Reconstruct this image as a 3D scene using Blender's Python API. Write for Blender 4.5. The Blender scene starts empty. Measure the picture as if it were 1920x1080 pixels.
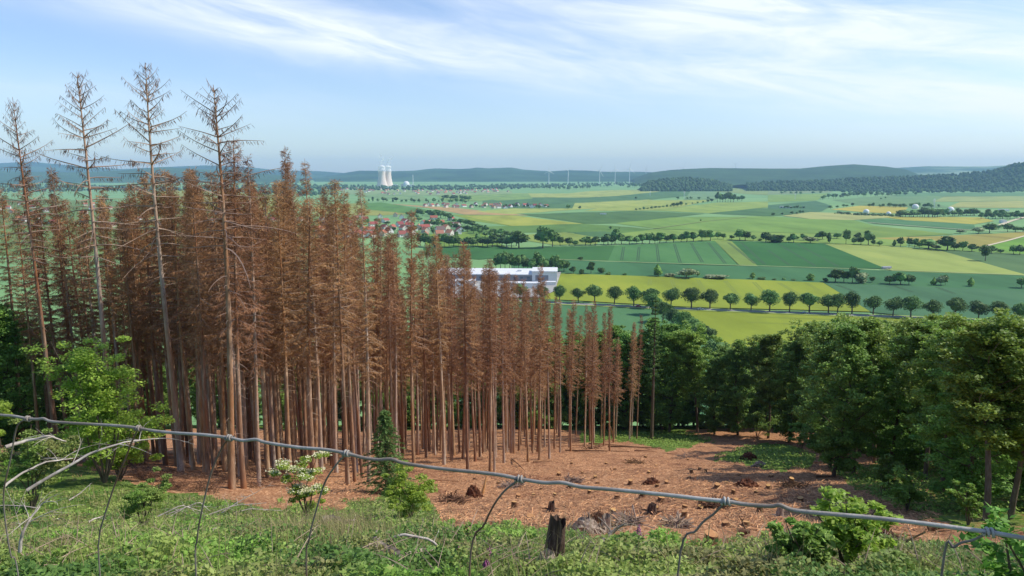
import bpy, math, random
import numpy as np
from math import radians, sin, cos, pi
S = bpy.context.scene
COL = S.collection
rng = np.random.default_rng(7)
random.seed(7)

# ---------------------------------------------------------------- camera, world, sun, exposure
F = 1400.0                      # focal length in pixels of the 1920 wide photograph
HC = 97.0                       # eye height above the valley floor
PITCH = math.atan((540 - 331) / F)
cd = bpy.data.cameras.new('camera'); cam = bpy.data.objects.new('camera', cd); COL.objects.link(cam)
cd.sensor_width = 36; cd.lens = 36 * F / 1920; cd.clip_start = 0.05; cd.clip_end = 60000
cam.location = (0, 0, HC); cam.rotation_euler = (pi / 2 - PITCH, 0, 0)
S.camera = cam
SUN_EL, SUN_AZ = radians(47), radians(88)     # azimuth clockwise from +Y: the sun stands on the right
W = bpy.data.worlds.new('World'); S.world = W; W.use_nodes = True
def world():
    nt = W.node_tree; N = nt.nodes; L = nt.links; N.clear()
    def n(t, **k):
        a = N.new(t)
        for q, v in k.items(): setattr(a, q, v)
        return a
    def m(op, a, b=None, c=None, clamp=False):
        x = n('ShaderNodeMath', operation=op, use_clamp=clamp)
        for i, v in enumerate((a, b, c)):
            if v is None: continue
            if isinstance(v, (int, float)): x.inputs[i].default_value = v
            else: L.new(v, x.inputs[i])
        return x.outputs[0]
    out = n('ShaderNodeOutputWorld'); bg = n('ShaderNodeBackground'); bg.inputs[1].default_value = 0.138
    sky = n('ShaderNodeTexSky', sky_type='NISHITA'); sky.sun_disc = False
    sky.sun_elevation = SUN_EL; sky.sun_rotation = SUN_AZ; sky.altitude = 150
    sky.air_density = 1.0; sky.dust_density = .8; sky.ozone_density = 2.0
    tc = n('ShaderNodeTexCoord'); sp = n('ShaderNodeSeparateXYZ'); L.new(tc.outputs['Generated'], sp.inputs[0])
    x, y, z = sp.outputs
    az = m('ARCTAN2', x, y); el = m('ARCSINE', z)
    # long soft wisps: azimuth / elevation space, stretched along a gently falling line
    def wisps(rot, sx, sy, scale, det, seed, dist=0.0, rough=.55):
        a = m('ADD', m('MULTIPLY', az, cos(rot)), m('MULTIPLY', el, -sin(rot)))
        b = m('ADD', m('MULTIPLY', az, sin(rot)), m('MULTIPLY', el, cos(rot)))
        cb = n('ShaderNodeCombineXYZ'); L.new(m('MULTIPLY', a, sx), cb.inputs[0]); L.new(m('MULTIPLY', b, sy), cb.inputs[1])
        cb.inputs[2].default_value = seed
        t = n('ShaderNodeTexNoise'); t.inputs['Scale'].default_value = scale; t.inputs['Detail'].default_value = det
        t.inputs['Roughness'].default_value = rough; t.inputs['Distortion'].default_value = dist
        L.new(cb.outputs[0], t.inputs['Vector']); return t.outputs['Fac']
    def band(azc, elc, slope, half, azhalf, k):
        # soft bank of cloud centred on (azc, elc), falling to the right with the given slope
        d = m('SUBTRACT', el, m('ADD', m('MULTIPLY', m('SUBTRACT', az, azc), slope), elc))
        g = m('POWER', 2.718, m('MULTIPLY', m('POWER', m('ABSOLUTE', m('DIVIDE', d, half)), 2.0), -1.0))
        e = m('POWER', 2.718, m('MULTIPLY', m('POWER', m('ABSOLUTE', m('DIVIDE', m('SUBTRACT', az, azc), azhalf)), 4.0), -1.0))
        return m('MULTIPLY', m('MULTIPLY', g, e), k)
    fine = wisps(radians(9), 1.6, 9.0, 3.2, 7, 3.1, .6, .6)
    big = wisps(radians(8), 1.0, 5.0, 2.2, 4, 9.7, .4, .5)
    D = radians
    banks = band(D(30), D(8.6), -.09, D(2.6), D(27), 1.0)
    for b in (band(D(26), D(5.6), -.12, D(1.5), D(22), .75), band(D(-17), D(10.6), -.14, D(1.9), D(24), 1.15),
              band(D(17), D(11.8), -.05, D(1.2), D(26), .55), band(D(-28), D(5.6), -.05, D(1.3), D(14), .2),
              band(D(35), D(3.6), -.03, D(2.0), D(14), .45)):
        banks = m('ADD', banks, b)
    f1 = m('MULTIPLY', m('SUBTRACT', m('ADD', m('MULTIPLY', fine, .75), m('MULTIPLY', big, .6)), .46), 3.0, clamp=True)
    f2 = m('MULTIPLY', m('SUBTRACT', fine, .52), 1.3, clamp=True)
    hi = m('MULTIPLY', m('SUBTRACT', el, D(2)), 8.0, clamp=True)
    mask = m('ADD', m('MULTIPLY', f1, banks), m('MULTIPLY', f2, m('MULTIPLY', hi, .5)), clamp=True)
    mask = m('MULTIPLY', mask, .92)
    mx = n('ShaderNodeMix', data_type='RGBA'); L.new(mask, mx.inputs[0])
    tint = n('ShaderNodeMix', data_type='RGBA', blend_type='MULTIPLY'); tint.inputs[0].default_value = 1; L.new(sky.outputs[0], tint.inputs[6]); tint.inputs[7].default_value = (.96, 1.0, 1.13, 1)
    L.new(tint.outputs[2], mx.inputs[6]); mx.inputs[7].default_value = (6.3, 6.7, 7.3, 1)
    L.new(mx.outputs[2], bg.inputs[0]); L.new(bg.outputs[0], out.inputs[0])
world()
sd = bpy.data.lights.new('sun', 'SUN'); sd.energy = 3.9; sd.angle = radians(.55); sd.color = (1, .93, .82)
sun = bpy.data.objects.new('sun', sd); COL.objects.link(sun)
from mathutils import Vector
sv = Vector((sin(SUN_AZ) * cos(SUN_EL), cos(SUN_AZ) * cos(SUN_EL), sin(SUN_EL)))
sun.rotation_euler = (-sv).to_track_quat('-Z', 'Y').to_euler(); sun.location = (200, 0, 300)
S.view_settings.view_transform = 'Standard'; S.view_settings.look = 'None'; S.view_settings.exposure = 0.26; S.view_settings.gamma = 1
cy = S.cycles
cy.max_bounces = 6; cy.diffuse_bounces = 3; cy.glossy_bounces = 2; cy.transmission_bounces = 4; cy.transparent_max_bounces = 8
cy.volume_bounces = 3; cy.use_denoising = True; cy.caustics_reflective = False; cy.caustics_refractive = False

# ---------------------------------------------------------------- terrain and pixel geometry
PROF = np.array([(-4000, 0.2), (-30, .9), (0, 1.62), (3, 2.6), (8.6, 4.9), (19, 9.9), (30, 14.3), (50, 21), (107, 39.8), (140, 48), (200, 70), (255, 90.5), (285, 97)])
def sm(x): return x * x * (3 - 2 * x)
def ground(x, y, micro=True):
    x = np.asarray(x, float); y = np.asarray(y, float)
    z = HC - np.interp(y, PROF[:, 0], PROF[:, 1])
    z = np.where(y > 285, 0.0, z) + np.maximum(0, y - 4000) * .0075
    if micro:
        a = np.clip((y - 4) / 14, 0, 1) * np.clip((240 - y) / 100, 0, 1)
        z = z + a * (.16 * np.sin(x * .9 + 1.3 * np.sin(y * .37)) * np.sin(y * .71 + .8) + .07 * np.sin(x * 2.7 + y * 1.9) * np.sin(y * 3.1 - x * .8) + .35 * np.sin(x * .13 + 2) * np.sin(y * .11))
    return z
CP, SP = cos(PITCH), sin(PITCH)
def ray(px, py):
    a = (px - 960) / F; b = (540 - py) / F
    return np.array([a, CP + b * SP, -SP + b * CP])
def at_depth(px, py, Y):
    d = ray(px, py); return np.array([0, 0, HC]) + d * (Y / d[1])
YS = np.geomspace(3.0, 26000, 2600)
def hit(px, py):
    """the point of the ground seen at a pixel of the photograph"""
    d = ray(px, py); d = d / d[1]
    below = HC + d[2] * YS < ground(d[0] * YS, YS); i = int(np.argmax(below))
    if not below[i]: return np.array([d[0] * 15000, 15000., float(ground(0, 15000))])
    a, b = YS[max(i - 1, 0)], YS[i]
    for _ in range(2):
        y = np.linspace(a, b, 60); k = max(1, int(np.argmax(HC + d[2] * y < ground(d[0] * y, y)))); a, b = y[k - 1], y[k]
    return np.array([d[0] * b, b, float(ground(d[0] * b, b))])
def proj(p):
    y = p[1] * CP - (p[2] - HC) * SP; u = p[1] * SP + (p[2] - HC) * CP
    return 960 + F * p[0] / y, 540 - F * u / y
def top_height(p, py):
    """height over p at which a vertical through p reaches image row py"""
    b = (540 - py) / F
    return (HC + p[1] * (-SP + b * CP) / (CP + b * SP)) - p[2]
def inside(poly, x, y):
    x = np.asarray(x, float); y = np.asarray(y, float); r = np.zeros(x.shape, bool); n = len(poly)
    for i in range(n):
        x1, y1 = poly[i]; x2, y2 = poly[(i + 1) % n]
        if y1 == y2: continue
        c = ((y1 > y) != (y2 > y)) & (x < (x2 - x1) * (y - y1) / (y2 - y1) + x1)
        r ^= c
    return r
def vproj(x, y, z):
    yy = y * CP - (z - HC) * SP; u = y * SP + (z - HC) * CP
    yy = np.maximum(yy, .1)
    return 960 + F * x / yy, 540 - F * u / yy

# ---------------------------------------------------------------- mesh helpers
class MB:
    """collects vertices and faces, then links them as ONE mesh"""
    def __init__(s): s.v = []; s.f = []; s.m = []; s.n = 0
    def add(s, v, f, mi=0):
        v = np.asarray(v, np.float32).reshape(-1, 3); f = np.asarray(f, np.int32)
        if len(f) == 0: return s
        s.v.append(v); s.f.append(f + s.n); s.m.append(np.full(len(f), mi, np.int32)); s.n += len(v); return s
    def mesh(s, name, mats, smooth=False):
        me = bpy.data.meshes.new(name)
        v = np.concatenate(s.v); me.vertices.add(len(v)); me.vertices.foreach_set('co', v.ravel())
        loops = np.concatenate([f.ravel() for f in s.f]); cnt = np.concatenate([np.full(len(f), f.shape[1], np.int32) for f in s.f])
        me.loops.add(len(loops)); me.loops.foreach_set('vertex_index', loops.astype(np.int32))
        st = np.concatenate([[0], np.cumsum(cnt)[:-1]]).astype(np.int32)
        me.polygons.add(len(cnt)); me.polygons.foreach_set('loop_start', st)
        try: me.polygons.foreach_set('loop_total', cnt)
        except Exception: pass
        me.polygons.foreach_set('material_index', np.concatenate(s.m))
        me.polygons.foreach_set('use_smooth', np.full(len(cnt), smooth, bool))
        for m_ in (mats if isinstance(mats, (list, tuple)) else [mats]): me.materials.append(m_)
        me.update(calc_edges=True); me.validate(); return me
    def build(s, name, mats, parent=None, smooth=False, loc=None):
        return link(name, s.mesh(name, mats, smooth), parent, loc)
def link(name, data, parent=None, loc=None):
    o = bpy.data.objects.new(name, data); COL.objects.link(o)
    if parent is not None: o.parent = parent
    if loc is not None: o.location = loc
    return o
def tag(o, label=None, cat=None, group=None, kind=None):
    if label: o['label'] = label
    if cat: o['category'] = cat
    if group: o['group'] = group
    if kind: o['kind'] = kind
    return o
def empty(name, loc, rz=0, sc=1):
    o = link(name, None); o.location = loc; o.rotation_euler = (0, 0, rz)
    o.scale = (sc, sc, sc) if np.isscalar(sc) else sc
    o.empty_display_size = .3; return o
KIDS = {}
def reg(root, child):
    KIDS.setdefault(root.name, []).append(child); return child
def copy_tree(root, loc, rz=0, sc=1):
    r = root.copy(); COL.objects.link(r); r.location = loc; r.rotation_euler = (0, 0, rz)
    r.scale = (sc, sc, sc) if np.isscalar(sc) else sc
    for k in ('label', 'group', 'category'):
        pass
    for c in KIDS.get(root.name, []):
        d = c.copy(); COL.objects.link(d); d.parent = r
        for g in KIDS.get(c.name, []):
            e = g.copy(); COL.objects.link(e); e.parent = d
    return r
def nrm(a): return a / np.maximum(np.linalg.norm(a, axis=-1, keepdims=True), 1e-9)
def tubes(P, R, n=5, cap=False):
    """P (B,S,3) centre lines, R (B,S) radii -> verts, quads"""
    P = np.asarray(P, float); R = np.asarray(R, float)
    if P.ndim == 2: P = P[None]; R = R[None]
    B, Sg, _ = P.shape
    T = nrm(np.gradient(P, axis=1)); up = np.where(np.abs(T[..., 2:3]) > .9, np.array([1., 0, 0]), np.array([0, 0, 1.]))
    A = nrm(np.cross(T, up)); Bn = np.cross(T, A)
    # keep the frame steady along each tube
    for k in range(1, Sg):
        fl = A[:, k - 1] - T[:, k] * np.sum(A[:, k - 1] * T[:, k], -1, keepdims=True)
        A[:, k] = nrm(fl); Bn[:, k] = np.cross(T[:, k], A[:, k])
    an = np.arange(n) * 2 * pi / n
    V = P[:, :, None] + R[:, :, None, None] * (A[:, :, None] * np.cos(an)[None, None, :, None] + Bn[:, :, None] * np.sin(an)[None, None, :, None])
    i = np.arange(B)[:, None, None] * Sg * n; j = np.arange(Sg - 1)[None, :, None] * n; k = np.arange(n)[None, None, :]; k2 = (k + 1) % n
    q = np.stack([i + j + k, i + j + k2, i + j + n + k2, i + j + n + k], -1).reshape(-1, 4)
    return V.reshape(-1, 3), q
def capped(mb, P, R, n, mi=0, mcap=None):
    v, q = tubes(P, R, n); mb.add(v, q, mi)
    m_ = len(P); mb.add(v, [list(range((m_ - 1) * n, m_ * n))], mi if mcap is None else mcap); mb.add(v, [list(range(n))[::-1]], mi)
    return mb
BQ = np.array([(0, 3, 2, 1), (4, 5, 6, 7), (0, 1, 5, 4), (1, 2, 6, 5), (2, 3, 7, 6), (3, 0, 4, 7)])
def box(x0, x1, y0, y1, z0, z1):
    return np.array([(x0, y0, z0), (x1, y0, z0), (x1, y1, z0), (x0, y1, z0), (x0, y0, z1), (x1, y0, z1), (x1, y1, z1), (x0, y1, z1)]), BQ
def lathe(prof, n=16):
    prof = np.asarray(prof, float); an = np.arange(n) * 2 * pi / n
    V = np.stack([prof[:, None, 0] * np.cos(an), prof[:, None, 0] * np.sin(an), np.repeat(prof[:, 1:2], n, 1)], -1).reshape(-1, 3)
    j = np.arange(len(prof) - 1)[:, None] * n; k = np.arange(n)[None]; k2 = (k + 1) % n
    return V, np.stack([j + k, j + k2, j + n + k2, j + n + k], -1).reshape(-1, 4)
def rand_dirs(r, n):
    return nrm(r.normal(size=(n, 3)))
def leaves(r, C, size, up=.6, aspect=.55, jit=.35, N=None):
    """rhombic leaves at centres C, faces tending upwards"""
    n = len(C); s = size * (1 - jit + 2 * jit * r.random(n)) if np.isscalar(size) else size
    nn = rand_dirs(r, n) if N is None else nrm(N + .6 * rand_dirs(r, n)); nn[:, 2] = np.abs(nn[:, 2]) + up; nn = nrm(nn)
    t = nrm(np.cross(nn, rand_dirs(r, n))); b = np.cross(nn, t)
    s = s[:, None]
    V = np.stack([C - t * s * .5, C + b * s * .5 * aspect - nn * s * .06, C + t * s * .5 - nn * s * .1, C - b * s * .5 * aspect - nn * s * .06], 1)
    return V.reshape(-1, 3), np.arange(n * 4).reshape(-1, 4)
def blades(r, C, h, w, lean=.35):
    n = len(C); d = rand_dirs(r, n); d[:, 2] = 0; d = nrm(d); side = np.stack([-d[:, 1], d[:, 0], np.zeros(n)], 1)
    h = (h * (.5 + r.random(n)))[:, None]; w = np.full((n, 1), w) if np.isscalar(w) else w[:, None]
    tip = C + np.array([0, 0, 1.]) * h * .93 + d * h * lean * r.random((n, 1)) * 1.8
    mid = C + np.array([0, 0, 1.]) * h * .55 + d * h * lean * .35
    V = np.stack([C - side * w * .5, C + side * w * .5, mid + side * w * .4, tip, mid - side * w * .4], 1)
    k = np.arange(n)[:, None] * 5
    return V.reshape(-1, 3), np.concatenate([k + [0, 1, 2], k + [0, 2, 4], k + [4, 2, 3]], 1).reshape(-1, 3)
def ico(sub=1):
    t = (1 + 5 ** .5) / 2
    v = [(-1, t, 0), (1, t, 0), (-1, -t, 0), (1, -t, 0), (0, -1, t), (0, 1, t), (0, -1, -t), (0, 1, -t), (t, 0, -1), (t, 0, 1), (-t, 0, -1), (-t, 0, 1)]
    f = [(0, 11, 5), (0, 5, 1), (0, 1, 7), (0, 7, 10), (0, 10, 11), (1, 5, 9), (5, 11, 4), (11, 10, 2), (10, 7, 6), (7, 1, 8), (3, 9, 4), (3, 4, 2), (3, 2, 6), (3, 6, 8), (3, 8, 9), (4, 9, 5), (2, 4, 11), (6, 2, 10), (8, 6, 7), (9, 8, 1)]
    v = [np.array(a) / np.linalg.norm(a) for a in v]
    for _ in range(sub):
        c = {}; nf = []
        def mid(a, b):
            k = (min(a, b), max(a, b))
            if k not in c: p = v[a] + v[b]; v.append(p / np.linalg.norm(p)); c[k] = len(v) - 1
            return c[k]
        for a, b, d in f:
            x, y, z = mid(a, b), mid(b, d), mid(d, a); nf += [(a, x, z), (b, y, x), (d, z, y), (x, y, z)]
        f = nf
    return np.array(v), np.array(f)
ICO1, ICO2, ICO3 = ico(1), ico(2), ico(3)

# ---------------------------------------------------------------- materials
def lin(c):
    c = c.lstrip('#'); r = [int(c[i:i + 2], 16) / 255 for i in (0, 2, 4)]
    return tuple(((x / 12.92) if x <= .04045 else ((x + .055) / 1.055) ** 2.4) for x in r)
def mat(name, cols, scale=2.0, rough=.8, detail=5, island=0.0, objr=0.0, transl=0.0, bump=0.0, bscale=None, stretch=(1, 1, 1), space='Object', spec=.3, cols2=None, scale2=.1, contrast=.25, metal=0.0):
    """procedural material: a noise ramp between the colours, value variation per piece and per object"""
    m_ = bpy.data.materials.new(name); m_.use_nodes = True; nt = m_.node_tree; N = nt.nodes; L = nt.links
    bs = N['Principled BSDF']; out = N['Material Output']
    tc = N.new('ShaderNodeTexCoord'); mp = N.new('ShaderNodeMapping'); mp.inputs['Scale'].default_value = stretch
    geo = N.new('ShaderNodeNewGeometry')
    L.new(geo.outputs['Position'] if space == 'World' else tc.outputs[space], mp.inputs[0])
    nz = N.new('ShaderNodeTexNoise'); nz.inputs['Scale'].default_value = scale; nz.inputs['Detail'].default_value = detail; nz.inputs['Roughness'].default_value = .62
    L.new(mp.outputs[0], nz.inputs['Vector'])
    rp = N.new('ShaderNodeValToRGB'); L.new(nz.outputs['Fac'], rp.inputs[0]); e = rp.color_ramp.elements
    cl = [lin(c) if isinstance(c, str) else c for c in cols]
    while len(e) < len(cl): e.new(.5)
    for i, c in enumerate(cl):
        e[i].position = .5 + (i / max(1, len(cl) - 1) - .5) * 2 * contrast; e[i].color = (*c, 1)
    col = rp.outputs[0]
    if cols2:
        n2 = N.new('ShaderNodeTexNoise'); n2.inputs['Scale'].default_value = scale2; n2.inputs['Detail'].default_value = 3; L.new(mp.outputs[0], n2.inputs['Vector'])
        r2 = N.new('ShaderNodeMapRange'); r2.inputs[1].default_value = .42; r2.inputs[2].default_value = .6; L.new(n2.outputs['Fac'], r2.inputs[0])
        mx = N.new('ShaderNodeMix'); mx.data_type = 'RGBA'; L.new(r2.outputs[0], mx.inputs[0]); L.new(col, mx.inputs[6]); mx.inputs[7].default_value = (*lin(cols2), 1); col = mx.outputs[2]
    if island or objr:
        hs = N.new('ShaderNodeHueSaturation'); L.new(col, hs.inputs['Color']); add = None
        def rnd(src, amt, mid=1.0):
            r_ = N.new('ShaderNodeMapRange'); r_.inputs[3].default_value = mid - amt; r_.inputs[4].default_value = mid + amt; L.new(src, r_.inputs[0]); return r_.outputs[0]
        oi = N.new('ShaderNodeObjectInfo')
        if island and objr:
            mm = N.new('ShaderNodeMath'); mm.operation = 'MULTIPLY'; L.new(rnd(geo.outputs['Random Per Island'], island), mm.inputs[0]); L.new(rnd(oi.outputs['Random'], objr), mm.inputs[1]); L.new(mm.outputs[0], hs.inputs['Value'])
        elif island: L.new(rnd(geo.outputs['Random Per Island'], island), hs.inputs['Value'])
        else: L.new(rnd(oi.outputs['Random'], objr), hs.inputs['Value'])
        if objr:
            L.new(rnd(oi.outputs['Random'], .009, .5), hs.inputs['Hue'])
        col = hs.outputs[0]
    L.new(col, bs.inputs['Base Color']); bs.inputs['Roughness'].default_value = rough; bs.inputs['Metallic'].default_value = metal
    bs.inputs['Specular IOR Level'].default_value = spec
    if bump:
        bn = N.new('ShaderNodeTexNoise'); bn.inputs['Scale'].default_value = bscale or scale * 3; bn.inputs['Detail'].default_value = 5; L.new(mp.outputs[0], bn.inputs['Vector'])
        bp = N.new('ShaderNodeBump'); bp.inputs['Strength'].default_value = 1; bp.inputs['Distance'].default_value = bump; L.new(bn.outputs['Fac'], bp.inputs['Height']); L.new(bp.outputs[0], bs.inputs['Normal'])
    if transl:
        tr = N.new('ShaderNodeBsdfTranslucent'); L.new(col, tr.inputs[0]); ms = N.new('ShaderNodeMixShader'); ms.inputs[0].default_value = transl
        L.new(bs.outputs[0], ms.inputs[1]); L.new(tr.outputs[0], ms.inputs[2]); L.new(ms.outputs[0], out.inputs[0])
    return m_
M = {}
M['bark_dead'] = mat('dead_spruce_bark', ['#5a4636', '#9a7c62', '#cdb49a'], 1.3, .9, stretch=(3, 3, .5), objr=.22, bump=.02, bscale=9, cols2='#9c6c46', scale2=.35)
M['bark_pale'] = mat('pale_spruce_bark', ['#78695c', '#ab9888', '#d2c4b4'], 1.5, .9, stretch=(3, 3, .6), objr=.12, bump=.02, bscale=9, cols2='#b58659', scale2=.2)
M['twig'] = mat('dead_branch_wood', ['#7f6a59', '#ad9684'], 2, .9, objr=.15)
M['needles'] = mat('dead_brown_needles', ['#76553d', '#a27852', '#cba076'], .5, .9, island=.35, objr=.16, transl=.25)
M['needles_thin'] = mat('dead_grey_needles', ['#5f4634', '#856247'], .5, .9, island=.3, objr=.15, transl=.2)
M['leaf_forest'] = mat('forest_leaves', ['#68873a', '#8aa84a', '#aabc58'], .35, .55, island=.35, objr=.22, transl=.38, spec=.35)
M['leaf_dark'] = mat('dark_leaves', ['#5f8240', '#80a44c', '#a0ba5a'], .35, .6, island=.35, objr=.2, transl=.35)
M['leaf_far'] = mat('field_tree_leaves', ['#456433', '#5d7e3e', '#78954a'], .25, .7, island=.25, objr=.34, transl=.15)
M['leaf_pale'] = mat('pale_bush_leaves', ['#6f7f58', '#8a9668', '#a3aa7e'], .3, .7, island=.2, objr=.15, transl=.15)
M['leaf_bright'] = mat('bright_young_leaves', ['#84a23c', '#a2ba4c', '#bccb62'], 1.2, .5, island=.3, objr=.08, transl=.5)
M['leaf_mid'] = mat('undergrowth_leaves', ['#5f8430', '#80a842', '#a3c05a'], .9, .6, island=.3, transl=.3, cols2='#8c8a55', scale2=.28)
M['leaf_glossy'] = mat('glossy_green_leaves', ['#4b7028', '#6c9636', '#90b048'], 1.5, .6, island=.25, objr=.1, transl=.3, spec=.25)
M['fir'] = mat('green_fir_needles', ['#4f6e38', '#6b8a48', '#8ca65c'], 1, .7, island=.25, objr=.1, transl=.2)
M['bark'] = mat('broadleaf_bark', ['#453b30', '#645647', '#7d7060'], 2.2, .9, stretch=(2, 2, .6), objr=.15, bump=.02)
M['blossom'] = mat('cream_blossom', ['#d8d3a0', '#efecc8'], 8, .8, island=.1)
M['birch'] = mat('weathered_white_branch', ['#7d7266', '#b5aa9e', '#d4cabe'], 6, .8, stretch=(1, 1, 1), contrast=.2)
M['greywood'] = mat('weathered_grey_wood', ['#5a4c40', '#9a8a7a', '#c4b6a4'], 3, .9, stretch=(5, 5, .8), bump=.02, contrast=.2)
M['darkwood'] = mat('charred_dark_wood', ['#2f241d', '#5a463a', '#8b7563'], 3, .9, stretch=(6, 6, .8), bump=.02, contrast=.2)
M['cut'] = mat('sawn_wood_face', ['#a8784a', '#c2925e', '#d2a878'], 5, .8, objr=.12)
M['stumpbark'] = mat('stump_bark', ['#4a3425', '#6e5039', '#8a6a4c'], 4, .9, bump=.02, objr=.15)
M['soil'] = mat('red_soil_roots', ['#3c2318', '#5f3a27', '#85573c'], 4, .95, bump=.05)
M['chips'] = mat('wood_chips', ['#a8734a', '#c89468', '#e0b888'], 3, .85, island=.35)
M['litter'] = mat('brown_twig_litter', ['#7a543c', '#a37a5a', '#bd9570'], 3, .9, island=.3)
M['drygrass'] = mat('dry_grass', ['#8d8258', '#b5a676'], 2, .8, island=.25, transl=.3)
M['grass'] = mat('green_grass', ['#6f8c40', '#92ac54'], .6, .7, island=.25, transl=.3)
M['purple'] = mat('foxglove_flowers', ['#8a4a72', '#b06a94'], 10, .6, island=.1)
M['steel'] = mat('galvanised_wire', ['#7f7c76', '#a8a49c', '#c0bbb2'], 45, .6, detail=6, spec=.3, metal=.05, bump=.0004, bscale=420, cols2='#85796c', scale2=14)
M['dullwire'] = mat('weathered_wire', ['#5c564e', '#7d766c', '#968f84'], 40, .7, detail=4, cols2='#6a4e3c', scale2=9)
M['facadeglass'] = mat('muted_window_glass', ['#5f6873', '#727b86'], .5, .3)
M['white'] = mat('white_paint', ['#d6d8d6', '#e6e6e2'], .5, .5)
M['concrete'] = mat('pale_concrete', ['#d8c5b6', '#e8d8ca'], .05, .8)
M['roofwhite'] = mat('white_roof_sheet', ['#d0d2d2', '#e4e4e2'], .2, .6)
M['facade'] = mat('grey_cladding', ['#85858a', '#9c9ca0'], .3, .6)
M['glassdark'] = mat('dark_glass', ['#2e3a48', '#46566a'], .5, .2, spec=.6)
M['asphalt'] = mat('road_asphalt', ['#84847f', '#9a9992'], .2, .85, space='World')
M['track'] = mat('pale_farm_track', ['#b9ac8c', '#cfc4a4'], .1, .9, space='World')
M['tyretrack'] = mat('tyre_tracks', ['#2f4a2c', '#3a5832'], .3, .9, space='World')
M['tyretrack_yellow'] = mat('tyre_tracks_in_yellow_crop', ['#6d7c26', '#7f8c30'], .3, .9, space='World')
M['rubber'] = mat('rubber', ['#1c1c1c', '#2a2a2a'], 3, .8)

# ---------------------------------------------------------------- the ground sheet
BROWN_EDGE = np.array([(-400, 830), (0, 852), (150, 872), (300, 918), (480, 948), (620, 955), (700, 930), (790, 915), (822, 972), (870, 1002), (1000, 1006), (1180, 1030), (1330, 1046), (1430, 1034), (1500, 1000), (1640, 1008), (1760, 1042), (1850, 1052), (2400, 1045)])
PATCHES = [[(1090, 806), (1190, 800), (1300, 812), (1345, 826), (1290, 838), (1240, 842), (1190, 832), (1090, 826)],
           [(1340, 856), (1400, 836), (1480, 835), (1530, 856), (1520, 880), (1440, 880), (1400, 872), (1340, 862)],
           [(1550, 880), (1700, 868), (1960, 870), (2300, 900), (2300, 1010), (1920, 1000), (1800, 990), (1690, 960), (1600, 915)]]
def green_mask(px, py):
    g = (py > np.interp(px, BROWN_EDGE[:, 0], BROWN_EDGE[:, 1])).astype(float)
    for p in PATCHES: g = np.maximum(g, inside(p, px, py) * (.95 if p is not PATCHES[2] else .62))
    return g
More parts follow.
